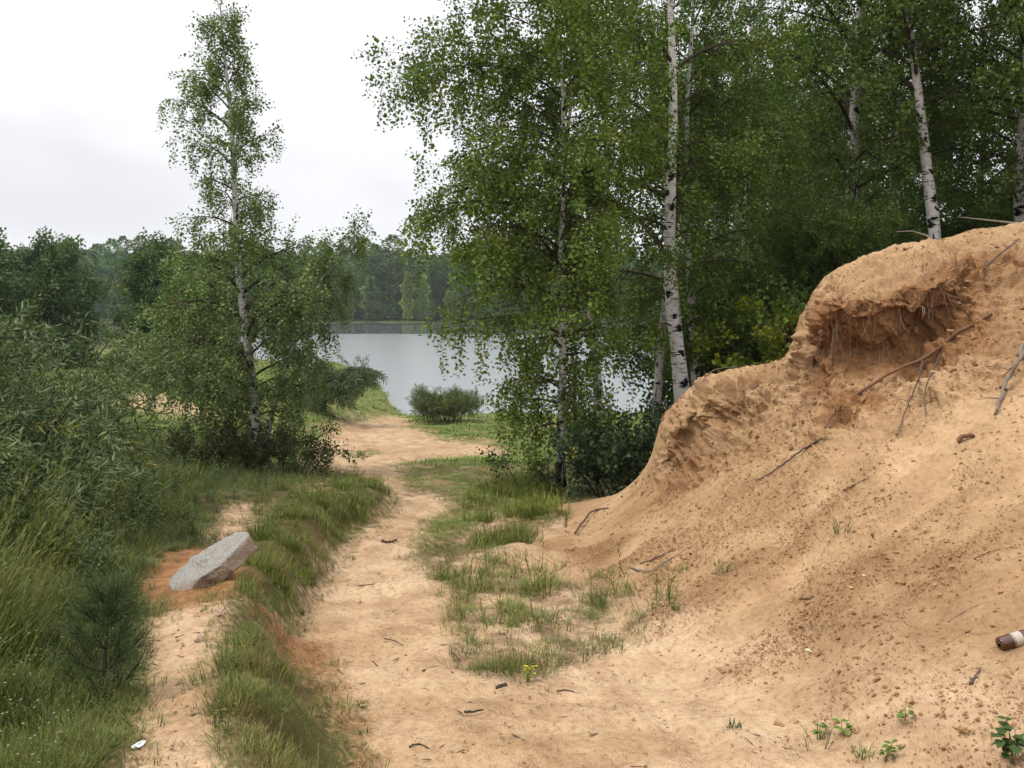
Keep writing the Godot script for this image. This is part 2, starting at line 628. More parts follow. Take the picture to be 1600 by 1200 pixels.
func set_view_and_light() -> void:
	var cam := Camera3D.new()
	cam.name = "camera"
	add_child(cam)
	cam.position = Vector3(0, E, 0)
	cam.set_frustum(2.0 * 0.05 * 600.0 / F, Vector2(0, -0.05 * 130.0 / F), 0.05, 2000.0)
	cam.current = true
	var env := Environment.new()
	env.background_mode = Environment.BG_SKY
	env.tonemap_mode = Environment.TONE_MAPPER_LINEAR
	env.tonemap_exposure = 1.42
	env.sdfgi_enabled = true
	env.ssao_enabled = true
	env.ssil_enabled = true
	env.fog_enabled = true
	env.fog_density = 0.00025
	env.fog_light_color = Color(0.87, 0.9, 0.92)
	# a bright overcast sky: a little brighter overhead than near the horizon, soft grey patches
	var cn := FastNoiseLite.new()
	cn.seed = 17
	cn.frequency = 1.5
	cn.fractal_octaves = 5
	var w := 1024
	var h := 512
	var im := Image.create(w, h, false, Image.FORMAT_RGBF)
	for y in h:
		var el := PI * (0.5 - (y + 0.5) / h)
		for x in w:
			var az := TAU * (x + 0.5) / w
			var q := Vector3(cos(az) * cos(el), maxf(sin(el), 0.0) * 2.2, sin(az) * cos(el))
			var k := smoothstep(0.05, 0.5, cn.get_noise_3dv(q * 1.3)) * smoothstep(0.03, 0.2, q.y)
			var b := 0.70 + 1.15 * pow(maxf(sin(el), 0.0), 2.0) - 0.09 * k
			im.set_pixel(x, y, Color(b * 0.97, b * 0.975, b * (1.01 + 0.02 * k)))
	var pano := PanoramaSkyMaterial.new()
	pano.panorama = ImageTexture.create_from_image(im)
	var sky := Sky.new()
	sky.sky_material = pano
	env.sky = sky
	var we := WorldEnvironment.new()
	we.name = "environment"
	we.environment = env
	add_child(we)
	var sun := DirectionalLight3D.new()
	sun.name = "sun"
	sun.light_energy = 0.5
	sun.light_color = Color(1.0, 0.97, 0.92)
	sun.light_angular_distance = 14.0
	sun.shadow_enabled = true
	add_child(sun)
	sun.look_at_from_position(Vector3(-7, 12, 2), Vector3.ZERO)

func make_areas() -> void:
	for p in [
		[[570, 1215], [548, 1150], [520, 1090], [505, 1040], [430, 1000], [432, 968], [500, 908], [545, 850], [600, 803], [640, 772], [690, 767], [712, 790], [700, 820], [655, 850], [650, 885], [690, 905], [716, 950], [728, 1030], [780, 1065], [850, 1062], [1000, 1200], [1050, 1500], [500, 1500]],
		[[490, 690], [520, 662], [600, 646], [632, 650], [650, 668], [700, 686], [790, 690], [805, 712], [640, 722], [655, 745], [640, 778], [600, 778], [575, 745], [500, 733], [470, 715]],
		[[205, 1215], [212, 1100], [212, 1000], [240, 965], [300, 938], [352, 944], [350, 985], [326, 1035], [340, 1100], [352, 1215], [340, 1400], [200, 1400]],
		[[322, 832], [350, 790], [402, 784], [392, 830], [372, 850], [335, 850]],
		[[478, 768], [500, 743], [527, 752], [505, 778]],
		[[196, 640], [196, 606], [270, 622], [330, 640], [300, 656]],
		[[850, 1062], [1000, 1200], [1060, 1500], [2300, 1700], [2300, 700], [1000, 760], [885, 803], [822, 832], [768, 862], [840, 905], [930, 925], [1010, 960], [1000, 995], [900, 1020]],
		[[640, 845], [700, 850], [760, 850], [815, 800], [770, 800], [720, 845]],
	]:
		sand_polys.append(with_box(poly(p)))
	for p in [
		[[190, 946], [212, 900], [260, 868], [330, 850], [362, 862], [395, 905], [352, 944], [250, 955]],
		[[560, 1215], [540, 1130], [510, 1070], [470, 1040], [430, 1010], [405, 985], [420, 960], [500, 1000], [530, 1060], [560, 1110], [590, 1215]],
	]:
		red_polys.append(with_box(poly(p)))
	for p in [
		[[630, 727], [800, 716], [862, 742], [855, 806], [780, 792], [692, 842], [657, 852], [668, 815], [716, 790], [702, 766], [655, 766]],
		[[640, 668], [760, 650], [1020, 630], [1040, 690], [860, 712], [790, 700], [700, 684]],
		[[480, 690], [500, 636], [600, 642], [612, 648], [520, 664]],
		[[546, 712], [560, 704], [582, 708], [582, 714], [560, 716]],
	]:
		turf_polys.append(with_box(poly(p)))
	sparse_polys.append(with_box(poly([[655, 878], [690, 905], [716, 950], [728, 1035], [780, 1065], [850, 1060], [905, 1018], [1000, 992], [1015, 955], [930, 925], [850, 905], [770, 862], [830, 825], [760, 850], [700, 870]])))

# the bank: profiles from its foot to its crest and back over the top, one per column of bearing
const BANK := [
	[780, [[840, 9.3], [835, 9.6], [830, 9.9], [825, 10.2], [822, 10.5], [818, 10.8], [815, 11.1], [812, 11.4], [809, 11.8]]],
	[850, [[872, 8.3], [864, 8.6], [856, 8.9], [848, 9.2], [840, 9.5], [832, 9.8], [825, 10.1], [818, 10.4], [812, 10.8]]],
	[920, [[930, 7.1], [907, 7.5], [882, 8.0], [862, 8.6], [847, 9.0], [832, 9.5], [819, 9.9], [808, 10.3], [798, 10.6]]],
	[1000, [[1010, 5.8], [950, 6.4], [900, 7.0], [860, 7.7], [830, 8.3], [805, 8.9], [785, 9.4], [762, 9.9], [742, 10.3]]],
	[1040, [[1045, 5.4], [970, 6.2], [900, 7.0], [850, 7.7], [810, 8.3], [775, 8.9], [730, 9.5], [685, 9.6], [652, 10.1]]],
	[1090, [[1090, 4.95], [990, 5.8], [910, 6.7], [840, 7.5], [780, 8.2], [725, 8.8], [675, 9.35], [625, 9.4], [597, 10.0]]],
	[1160, [[1155, 4.35], [1030, 5.3], [920, 6.2], [830, 7.1], [760, 7.8], [710, 8.3], [660, 8.8], [605, 9.1], [577, 9.8]]],
	[1228, [[1200, 4.0], [1060, 4.9], [930, 5.9], [820, 6.9], [740, 7.6], [680, 8.1], [630, 8.6], [585, 9.0], [556, 9.5]]],
	[1258, [[1212, 3.9], [1065, 4.8], [930, 5.8], [815, 6.8], [730, 7.5], [650, 8.1], [590, 8.6], [525, 8.6], [490, 9.2]]],
	[1295, [[1232, 3.75], [1075, 4.65], [935, 5.6], [810, 6.65], [715, 7.3], [625, 8.0], [552, 8.36], [476, 8.2], [425, 8.9]]],
	[1350, [[1262, 3.55], [1090, 4.4], [940, 5.4], [805, 6.4], [700, 7.1], [615, 7.9], [548, 8.38], [474, 8.08], [404, 9.0]]],
	[1420, [[1295, 3.35], [1100, 4.2], [940, 5.2], [800, 6.2], [685, 7.0], [600, 7.75], [535, 8.36], [456, 8.05], [386, 9.2]]],
	[1480, [[1335, 3.2], [1115, 4.05], [940, 5.05], [790, 6.05], [665, 6.9], [575, 7.6], [505, 8.25], [430, 8.2], [376, 9.4]]],
	[1530, [[1365, 3.05], [1120, 3.95], [940, 4.9], [785, 5.9], [655, 6.8], [560, 7.4], [485, 8.0], [415, 8.5], [366, 9.5]]],
	[1600, [[1420, 2.85], [1140, 3.8], [940, 4.75], [775, 5.75], [640, 6.7], [545, 7.4], [470, 8.0], [405, 8.7], [349, 9.7]]],
	[1720, [[1480, 2.6], [1170, 3.5], [940, 4.5], [765, 5.5], [620, 6.5], [520, 7.2], [440, 7.9], [380, 8.7], [325, 9.8]]],
	[1950, [[1600, 2.25], [1220, 3.1], [940, 4.1], [745, 5.1], [590, 6.1], [480, 6.9], [400, 7.7], [335, 8.6], [290, 9.8]]],
	[2400, [[1850, 1.8], [1300, 2.5], [940, 3.4], [720, 4.4], [560, 5.4], [440, 6.3], [350, 7.2], [290, 8.2], [245, 9.6]]],
	[3300, [[2500, 1.2], [1400, 1.9], [950, 2.6], [700, 3.5], [500, 4.5], [370, 5.4], [290, 6.4], [230, 7.5], [180, 9.0]]],
]
const CUT_COL := [6, 10, 16, 30, 36, 42, 42, 30, 36, 44, 46, 42, 38, 40, 30, 20, 14, 10]
const CUT_ROW := [56, 56, 52, 46, 44, 44, 48, 44, 10, 8, 8, 6, 4]
var bank_ctrl: Array = []
var bank_p := PackedVector3Array()
var bank_n := PackedVector3Array()
var bank_uv := PackedVector2Array()     # (column number, row number) of every vertex
var bank_w := 0
var bank_h := 0

func make_bank_grid() -> void:
	for col in BANK:
		var line := PackedVector3Array()
		for k in col[1].size():
			var q := P(col[0], col[1][k][0], col[1][k][1])
			if k == 0:
				q.y = ground_h(q.x, -q.z)
			if col[0] < 800:
				q.y = ground_h(q.x, -q.z) - 0.15
			line.append(q)
		var c: Vector3 = line[8]
		var out := Vector3(c.x, 0, c.z).normalized()
		if col[0] < 1240:
			for b in [[0.45, -0.12], [1.1, -0.7], [1.9, -1.4], [3.2, -2.0], [4.6, -2.4]]:
				var q: Vector3 = c + out * b[0]
				var g := ground_h(q.x, -q.z)
				q.y = lerpf(c.y, g - 0.1, clampf(b[0] / 2.4, 0.0, 1.0))
				line.append(q)
		else:
			var rise := (c.y - E) / Vector2(c.x, c.z).length()
			for b in [0.8, 2.4, 7.0, 18.0, 30.0]:
				line.append(c + out * b + Vector3(0, minf(rise * b, 0.6) - 0.015 * b, 0))
		bank_ctrl.append(line)
	var pts := []
	for i in (bank_ctrl.size() - 1) * 8 + 1:
		var q := bank_point(maxf(i / 8.0, 1.5), 0.8)
		pts.append(Vector2(q.x, -q.z))
	for i in range((bank_ctrl.size() - 1) * 8, -1, -1):
		var q := bank_point(maxf(i / 8.0, 1.5), 9.4 if i < 60 else 12.7)
		pts.append(Vector2(q.x, -q.z))
	bank_poly = PackedVector2Array(pts)

func cubic(a: Vector3, b: Vector3, c: Vector3, d: Vector3, t: float) -> Vector3:
	return b.cubic_interpolate(c, a, d, t)

func bank_point(u: float, v: float) -> Vector3:
	var i := clampi(int(u), 0, bank_ctrl.size() - 2)
	var j := clampi(int(v), 0, 12)
	var cols := PackedVector3Array()
	for k in range(-1, 3):
		var l: PackedVector3Array = bank_ctrl[clampi(i + k, 0, bank_ctrl.size() - 1)]
		cols.append(cubic(l[maxi(j - 1, 0)], l[j], l[j + 1], l[mini(j + 2, 13)], v - j))
	return cubic(cols[0], cols[1], cols[2], cols[3], u - i)

var bank_map := {}

func map_bank() -> void:
	for i in bank_p.size():
		var p := bank_p[i]
		if p.x < 7.0:
			var k := Vector2i(floori(p.x / 0.08), floori(-p.z / 0.08))
			bank_map[k] = maxf(bank_map.get(k, -9.0), p.y)

func surface(x: float, d: float) -> Vector3:
	# the ground or, where it lies on top, the bank
	var y := ground_h(x, d)
	var k := Vector2i(floori(x / 0.08), floori(d / 0.08))
	if bank_map.has(k):
		y = maxf(y, float(bank_map[k]) - 0.012)
	return Vector3(x, y, -d)

func sand_colour(x: float, d: float) -> Color:
	var k := n_soft.get_noise_2d(x * 2.0, d * 2.0)
	var k2 := n_fine.get_noise_2d(x * 4.0, d * 4.0)
	return Color(0.55, 0.405, 0.262).lerp(Color(0.455, 0.318, 0.19), clampf(0.4 + k * 1.4 + k2 * 0.3, 0, 1))

func slide(p: Vector3) -> float:
	# how crumbly the loose sand is: streaks that run down the slope
	var a := p.x * 0.86 - p.z * -0.5
	var b := p.x * 0.5 + p.z * 0.86
	return clampf(0.5 + n_soft.get_noise_3d(a * 1.6, p.y * 3.0, b * 6.5) * 1.5, 0.06, 1.0)

func soil_colour(x: float, d: float, cv: Array) -> Color:
	# bare earth of the meadow, dry sand of the tracks, turf, littered sand of the hollow, red broken soil
	var k := n_soft.get_noise_2d(x * 2.0, d * 2.0)
	var k2 := n_fine.get_noise_2d(x * 4.0, d * 4.0)
	var sand := sand_colour(x, d)
	var c := Color(0.13, 0.10, 0.045).lerp(Color(0.09, 0.095, 0.03), clampf(0.5 + k * 1.6, 0, 1))
	if d > 22.0:
		c = Color(0.18, 0.22, 0.065).lerp(Color(0.24, 0.22, 0.09), clampf(0.3 + k * 1.5, 0, 1))
	c = c.lerp(sand, cv[0])
	c = c.lerp(Color(0.15, 0.165, 0.055).lerp(Color(0.38, 0.29, 0.155), clampf(0.3 + k2 * 1.3 + k, 0, 1)), cv[2])
	c = c.lerp(sand.lerp(Color(0.23, 0.17, 0.105), clampf(0.3 + k2 * 1.4, 0, 0.8)), cv[3])
	c = c.lerp(Color(0.37, 0.205, 0.10).lerp(Color(0.27, 0.14, 0.062), clampf(0.5 + k2 * 1.3, 0, 1)), cv[1])
	return c

func make_bank() -> void:
	var us := PackedFloat32Array()
	for i in CUT_COL.size():
		for k in CUT_COL[i]:
			us.append(i + float(k) / CUT_COL[i])
	us.append(CUT_COL.size())
	var vs := PackedFloat32Array()
	for i in CUT_ROW.size():
		for k in CUT_ROW[i]:
			vs.append(i + float(k) / CUT_ROW[i])
	vs.append(CUT_ROW.size())
	bank_w = us.size()
	bank_h = vs.size()
	var flat := PackedVector3Array()
	for v in vs:
		for u in us:
			flat.append(bank_point(u, v))
	var nor := grid_normals(flat, bank_w, bank_h)
	var mb := MB.new()
	for j in bank_h:
		var v := vs[j]
		for i in bank_w:
			var u := us[i]
			var p := flat[j * bank_w + i]
			var n := nor[j * bank_w + i]
			# crumbling clay near the crest, loose smooth sand lower down
			var rough := smoothstep(3.6, 5.2, v) * (1.0 - 0.72 * smoothstep(7.2, 8.2, v)) * (1.0 - smoothstep(10.0, 11.0, v)) * smoothstep(2.5, 4.5, u)
			var hollow := smoothstep(4.6, 5.4, v + n_rough.get_noise_3d(p.x * 2.0, p.y * 2.0, p.z * 2.0) * 1.2) * (1.0 - smoothstep(7.0, 7.7, v)) * smoothstep(7.4, 8.4, u) * (1.0 - smoothstep(12.5, 14.5, u))
			var broken := rough * clampf(0.55 + n_rough.get_noise_3d(p.x * 0.9, p.y * 0.9, p.z * 0.9) * 1.6, 0.15, 1.2)
			var d := 0.0
			d += broken * (absf(n_rough.get_noise_3d(p.x * 1.6, p.y * 2.6, p.z * 1.6)) - 0.25) * 0.34
			d += broken * (n_cell.get_noise_3d(p.x * 1.0, p.y * 1.5, p.z * 1.0) + 0.55) * 0.14
			d += broken * n_rough.get_noise_3d(p.x * 7.0, p.y * 9.0, p.z * 7.0) * 0.12
			d += rough * (n_cell.get_noise_3d(p.x * 3.2, p.y * 4.4, p.z * 3.2) + 0.5) * 0.075
			d += rough * n_rough.get_noise_3d(p.x * 22.0, p.y * 26.0, p.z * 22.0) * 0.03
			var lip := exp(-pow((v - 6.9) / 1.1, 2.0)) * smoothstep(7.2, 8.4, u) * (1.0 - smoothstep(12.5, 14.5, u))
			d += lip * (n_rough.get_noise_3d(p.x * 2.2 + 9.0, p.y * 1.4, p.z * 2.2) * 0.3 + (n_cell.get_noise_3d(p.x * 0.7, p.y * 0.8, p.z * 0.7) + 0.5) * 0.12)
			var lower := 1.0 - smoothstep(3.4, 4.8, v)
			# footprints and slides across the loose sand
			var run := n_rough.get_noise_3d(p.x * 1.7 + p.z * 0.5, p.y * 1.7, p.z * 1.7)
			d += lower * (slide(p) - 0.5) * 0.05 * smoothstep(0.3, 1.2, v)
			d += lower * run * 0.05 * smoothstep(0.0, 0.6, v)
			var patch := slide(p)
			d += (lower * patch + 0.15) * (maxf(0.0, n_rough.get_noise_3d(p.x * 14.0, p.y * 14.0, p.z * 14.0)) * 0.04 + maxf(0.0, n_rough.get_noise_3d(p.x * 40.0, p.y * 40.0, p.z * 40.0)) * 0.03) * smoothstep(0.05, 0.6, v)
			d += n_soft.get_noise_3d(p.x * 2.0, p.y * 2.0, p.z * 2.0) * 0.05 * smoothstep(0.1, 1.0, v)
			p += n * d
			if v < 3.0 and v > 0.5:
				p.y = lerpf(p.y, maxf(p.y, ground_h(p.x, -p.z) + 0.03), smoothstep(0.9, 2.0, u))
			if v < 1.0 and u > 0.7:
				var g := ground_h(p.x, -p.z)
				p.y = lerpf(g - 0.004, p.y, smoothstep(0.0, 1.0, v))
			# colour of the earth: pale dry sand, brown loose sand, red clay where the face has broken
			var pale := Color(0.505, 0.352, 0.205)
			var brown := Color(0.30, 0.186, 0.095)
			var clay := Color(0.255, 0.128, 0.056)
			var k := n_soft.get_noise_3d(p.x * 1.3, p.y * 1.3, p.z * 1.3) - (slide(p) - 0.4) * 0.35 * lower
			var c := brown.lerp(pale, clampf(0.08 + smoothstep(1.8, 4.4, v) * 0.8 + k * 1.25, 0.0, 1.0))
			c = c.lerp(clay, clampf(hollow * 0.85 + broken * clampf(0.35 + n_rough.get_noise_3d(p.x * 2.5, p.y * 4.0, p.z * 2.5) * 1.6, 0.0, 1.0) * 0.6, 0.0, 0.9))
			if v < 2.6:
				c = soil_colour(p.x, -p.z, cover(p.x, -p.z)).lerp(c, smoothstep(0.6, 2.4, v + k * 0.8))
			if v > 9.0:
				var litter := smoothstep(10.2, 11.4, v + k * 0.8)
				c = c.lerp(Color(0.05, 0.047, 0.022), litter)
			mb.v.append(p)
			mb.c.append(c)
			bank_uv.append(Vector2(u, v))
	bank_p = mb.v
	bank_n = grid_normals(mb.v, bank_w, bank_h)
	mb.n = bank_n
	grid_faces(mb, bank_w, bank_h)
	map_bank()
	var o := obj("sandy_hill", mb.commit(), M.ground)
	tag(o, "tall eroded bank of bare orange sand rising on the right of the track", "sand bank", "", "structure")

func grid_normals(p: PackedVector3Array, w: int, h: int) -> PackedVector3Array:
	var out := PackedVector3Array()
	out.resize(p.size())
	for j in h:
		for i in w:
			var a := p[j * w + mini(i + 1, w - 1)] - p[j * w + maxi(i - 1, 0)]
			var b := p[mini(j + 1, h - 1) * w + i] - p[maxi(j - 1, 0) * w + i]
			out[j * w + i] = a.cross(b).normalized()
	return out

func grid_faces(mb: MB, w: int, h: int) -> void:
	# rows run away from the eye and columns to the right, so a.cross(b) points up
	for j in h - 1:
		for i in w - 1:
			var a := j * w + i
			mb.ix.append_array(PackedInt32Array([a, a + w, a + 1, a + 1, a + w, a + w + 1]))

func make_ground() -> void:
	# one sheet out to beyond the far shore, finer near the eye and in front of it
	var angs := PackedFloat32Array()
	var a := -180.0
	while a < 180.0:
		angs.append(deg_to_rad(a))
		var f := absf(a)
		a += 0.17 if f < 31.0 else (0.8 if f < 45.0 else 5.0)
	angs.append(PI)
	var rads := PackedFloat32Array()
	var r := 0.4
	while r < 900.0:
		rads.append(r)
		r *= 1.05 if r < 2.4 else (1.0058 if r < 16.0 else (1.011 if r < 50.0 else 1.04))
	var mb := MB.new()
	var w := angs.size()
	var h := rads.size()
	var hole: Array = with_box(bank_poly)
	for j in h:
		for i in w:
			var x := sin(angs[i]) * rads[j]
			var d := cos(angs[i]) * rads[j]
			var y := ground_h(x, d)
			var c := Color(0.10, 0.10, 0.045)
			if rads[j] < 70.0 and absf(angs[i]) < 0.75:
				var cv := cover(x, d)
				c = soil_colour(x, d, cv)
				# feet have dimpled the loose sand
				y += cv[0] * (minf(n_rough.get_noise_2d(x * 4.5, d * 4.5), 0.08) * 0.07 + n_rough.get_noise_2d(x * 16.0, d * 16.0) * 0.014) * clampf(rads[j] / 8.0, 0.6, 1.5)
			elif d > 200.0:
				c = Color(0.09, 0.12, 0.04)
			if hole[1].has_point(Vector2(x, d)) and Geometry2D.is_point_in_polygon(Vector2(x, d), bank_poly):
				y -= 0.3
			mb.v.append(Vector3(x, y, -d))
			mb.c.append(c)
	mb.n = grid_normals(mb.v, w, h)
	grid_faces(mb, w, h)
	var o := obj("ground", mb.commit(), M.ground)
	tag(o, "sandy track and grassy ground running down to the lake", "ground", "", "structure")

func make_water() -> void:
	# ruffled water on this side, a calm sheet in the lee of the far wood that mirrors it
	for part in 2:
		var mb := MB.new()
		var n := 240
		for i in n + 1:
			var x := lerpf(-700.0, 700.0, float(i) / n)
			var edge := 150.0 + n_soft.get_noise_2d(x * 0.12, 60.0) * 14.0
			mb.put(Vector3(x, 0, -40.0 if part == 0 else -edge), Color.WHITE)
			mb.put(Vector3(x, 0, -edge if part == 0 else -300.0), Color.WHITE)
			mb.n.append(Vector3.UP)
			mb.n.append(Vector3.UP)
		for i in n:
			var a := i * 2
			mb.ix.append_array(PackedInt32Array([a, a + 1, a + 2, a + 2, a + 1, a + 3]))
		var o := obj("lake_water", mb.commit(), M.water if part == 0 else M.calm)
		tag(o, ["pale ruffled water of the lake mirroring the overcast sky", "calm dark strip of water along the far shore mirroring the wood"][part], "lake", "", "structure")

# ------------------------------------------------------------------ vegetation
func make_trees() -> void:
	var g0 := Color(0.23, 0.295, 0.125)
	var g1 := Color(0.155, 0.225, 0.08)
	var y0 := Color(0.175, 0.25, 0.046)
	var y1 := Color(0.11, 0.175, 0.036)
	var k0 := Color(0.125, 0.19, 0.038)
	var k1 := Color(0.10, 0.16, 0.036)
	# the young birch left of the track: a main stem and a second one leaning right
	var at := P(402, 740, 17.8)
	at.y = ground_h(at.x, -at.z) - 0.05
	tree("birch_tree", "young slender birch left of the track, its narrow top standing alone against the sky", "tree", "", at, [
		[pixel_path(at, [[402, 745], [398, 640], [386, 530], [373, 430], [368, 330], [362, 200], [352, 100], [344, 10]]), {"r": 0.095, "limbs": 64, "base": 0.13, "prof": [[0.12, 1.0], [0.2, 1.8], [0.32, 2.3], [0.43, 1.9], [0.5, 1.0], [0.57, 0.75], [0.66, 0.95], [0.76, 0.95], [0.84, 0.55], [0.93, 0.42], [1.0, 0.12]], "side": Vector3(-0.12, 0, 0.0)}],
		[pixel_path(at, [[410, 742], [420, 670], [440, 600], [468, 515], [498, 445], [530, 395], [572, 350]]), {"r": 0.05, "limbs": 18, "base": 0.25, "prof": [[0.2, 0.6], [0.5, 0.65], [0.75, 0.5], [0.9, 0.3], [1.0, 0.2]]}],
		[pixel_path(at, [[396, 742, 0.2], [350, 640, 0.3], [310, 540, 0.3], [282, 450, 0.3]]), {"r": 0.04, "limbs": 26, "base": 0.2, "brown": true, "prof": [[0.2, 0.9], [0.6, 1.1], [1.0, 0.4]]}],
	], {"c0": g0, "c1": g1, "up": 42.0, "droop": 0.9, "subs": 7.5, "hang": 0.34, "strands": 0.7, "step": 0.165, "size": 1.0}, 101)
	# the group of birches right of the track
	at = P(1072, 665, 15.2)
	at.y = ground_h(at.x, -at.z) - 0.05
	tree("birch_tree", "tallest birch with the thickest white trunk, rising just left of the sand bank", "tree", "", at, [
		[pixel_path(at, [[1074, 720], [1068, 640], [1060, 560], [1048, 440], [1047, 320], [1052, 190], [1048, 0], [1042, -250], [1036, -520]]), {"r": 0.145, "limbs": 38, "base": 0.28, "prof": [[0.2, 0.7], [0.33, 1.1], [0.42, 2.2], [0.52, 3.2], [0.66, 3.2], [0.8, 2.0], [0.9, 1.3], [1.0, 0.4]], "side": Vector3(-0.3, 0, -0.75)}],
	], {"c0": y0, "c1": y1, "up": 34.0, "droop": 1.0, "subs": 6.5, "hang": 0.3, "strands": 0.5, "step": 0.12, "size": 1.08, "bare": 0.25}, 102)
	at = P(1088, 640, 16.6)
	at.y = ground_h(at.x, -at.z) - 0.05
	tree("birch_tree", "thinner white birch trunk close behind the tallest birch", "tree", "", at, [
		[pixel_path(at, [[1090, 690], [1086, 580], [1080, 460], [1074, 330], [1073, 180], [1084, 0], [1092, -300]]), {"r": 0.09, "limbs": 32, "base": 0.2, "prof": [[0.2, 1.2], [0.5, 1.9], [0.8, 1.5], [1.0, 0.4]], "side": Vector3(0.25, 0, 0)}],
	], {"c0": k0, "c1": y1, "up": 40.0, "droop": 0.8, "subs": 6.5, "strands": 0.3, "step": 0.13, "size": 1.1}, 103)
	at = P(1025, 690, 15.9)
	at.y = ground_h(at.x, -at.z) - 0.05
	tree("birch_tree", "birch with a dark fissured foot beside the edge of the sand bank", "tree", "", at, [
		[pixel_path(at, [[1022, 730], [1025, 660], [1031, 560], [1042, 440], [1046, 330], [1034, 230], [1000, 110], [975, -40]]), {"r": 0.085, "limbs": 20, "base": 0.5, "bark": "bark_dark", "prof": [[0.25, 0.9], [0.5, 1.5], [0.8, 1.6], [1.0, 0.5]], "side": Vector3(-0.75, 0, -0.35)}],
	], {"c0": y1, "c1": k0, "up": 36.0, "droop": 0.8, "subs": 6.5, "strands": 0.3, "step": 0.13, "size": 1.05}, 104)
	at = P(878, 745, 13.2)
	at.y = ground_h(at.x, -at.z) - 0.05
	tree("birch_tree", "leafy birch whose low branches hang over the turf right of the track", "tree", "", at, [
		[pixel_path(at, [[876, 760], [877, 680], [879, 560], [876, 420], [880, 300], [880, 160], [872, 0], [862, -260]]), {"r": 0.066, "limbs": 82, "base": 0.15, "prof": [[0.1, 0.5], [0.2, 0.8], [0.34, 1.25], [0.5, 1.5], [0.68, 1.85], [0.8, 1.8], [0.92, 1.4], [1.0, 0.4]], "side": Vector3(-0.33, 0, 0.25)}],
	], {"c0": y0, "c1": y1, "up": 28.0, "droop": 1.0, "subs": 7.5, "hang": 0.32, "strands": 0.55, "step": 0.14, "size": 1.0}, 105)
	at = P(932, 730, 13.9)
	at.y = ground_h(at.x, -at.z) - 0.05
	tree("birch_tree", "slim white birch leaning left above the dark bush", "tree", "", at, [
		[pixel_path(at, [[931, 750], [933, 680], [933, 580], [917, 490], [902, 440], [890, 370], [880, 260], [900, 120], [930, -60]]), {"r": 0.078, "limbs": 22, "base": 0.42, "prof": [[0.2, 0.7], [0.4, 1.0], [0.7, 1.2], [1.0, 0.4]], "side": Vector3(-0.6, 0, 0)}],
	], {"c0": y1, "c1": g1, "up": 34.0, "droop": 0.9, "subs": 7.5, "strands": 0.3, "step": 0.12, "size": 1.0}, 106)
	# the dark wood on top of the bank
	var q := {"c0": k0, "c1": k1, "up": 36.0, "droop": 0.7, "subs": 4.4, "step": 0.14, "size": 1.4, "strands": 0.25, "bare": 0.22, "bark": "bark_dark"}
	var top := E + 0.55
	at = P(1462, 392, 17.0)
	at.y = top
	tree("birch_tree", "white birch with black rings leaning left, standing at the crest of the sand bank", "tree", "", at, [
		[pixel_path(at, [[1463, 420], [1460, 360], [1448, 260], [1438, 170], [1428, 90], [1416, -10], [1405, -150], [1398, -330]]), {"r": 0.12, "limbs": 26, "base": 0.36, "bark": "bark", "prof": [[0.3, 1.0], [0.5, 2.3], [0.8, 2.0], [1.0, 0.5]]}],
	], q, 107)
	at = P(1331, 420, 19.0)
	at.y = top - 0.1
	var wood_a := tree("forest_tree", "dark trunked tree behind the overhang of the bank, its crown in deep green", "tree", "trees of the dark wood on the bank", at, [
		[pixel_path(at, [[1332, 450], [1330, 360], [1332, 240], [1338, 120], [1344, 0], [1350, -160], [1345, -360]]), {"r": 0.15, "limbs": 44, "base": 0.08, "prof": [[0.05, 1.2], [0.2, 2.2], [0.5, 3.0], [0.8, 2.4], [1.0, 0.6]]}],
	], q, 108)
	at = P(1597, 360, 17.5)
	at.y = top + 0.1
	var wood_b := tree("forest_tree", "white trunk at the right edge of the picture above the bank's crest", "tree", "trees of the dark wood on the bank", at, [
		[pixel_path(at, [[1598, 400], [1595, 300], [1600, 180], [1606, 60], [1608, -100], [1600, -340]]), {"r": 0.14, "limbs": 42, "base": 0.12, "bark": "bark", "prof": [[0.1, 1.0], [0.25, 2.2], [0.6, 2.8], [0.85, 2.0], [1.0, 0.5]]}],
	], q, 109)
	var src := [wood_a, wood_b]
	var spots := [[1165, 440, 23.0, 0.8], [1225, 430, 27.0, 0.95], [1395, 400, 25.0, 0.9], [1530, 380, 24.0, 0.85], [1690, 360, 21.0, 1.0], [1780, 350, 16.5, 1.0], [1120, 470, 31.0, 0.95], [1300, 420, 31.0, 1.0], [1900, 330, 14.0, 1.0], [1150, 440, 40.0, 1.1], [1250, 430, 46.0, 1.25], [1370, 410, 38.0, 1.1], [1720, 380, 42.0, 1.2], [1830, 370, 30.0, 1.1]]
	var words := ["slender dark crown just right of the birch group", "dark crown behind the yellow leaved maple", "dark tree between the ringed birch and the dark trunk", "dark tree right of the ringed white birch", "dark crown beyond the right edge, its boughs reaching in", "outermost dark crown hanging in from the right", "distant dark crown seen between the birch trunks", "distant dark crown in the middle of the wood", "crown far right over the top of the bank", "backmost crown behind the thin white birch trunk", "backmost tall crown behind the maple", "backmost crown between the dark trunk and the ringed birch", "backmost tall crown past the right edge", "tall crown past the right edge nearer the crest"]
	for i in spots.size():
		var s: Array = spots[i]
		var b := P(s[0], s[1], s[2])
		b.y = top if s[0] > 1255 else lerpf(top - 1.4, top, clampf((s[2] - 18.0) / 14.0, 0.0, 1.0))
		dup(src[i % 2], words[i], b, i * 1.7 + 0.6, s[3])
	# trees at mid distance left, on the shore
	q = {"c0": Color(0.11, 0.17, 0.065), "c1": Color(0.065, 0.11, 0.045), "up": 40.0, "droop": 0.5, "subs": 3.6, "step": 0.32, "size": 1.0, "sprig": "mass", "brown": true, "bare": 0.1}
	at = on_ground(-22.5, 47.0)
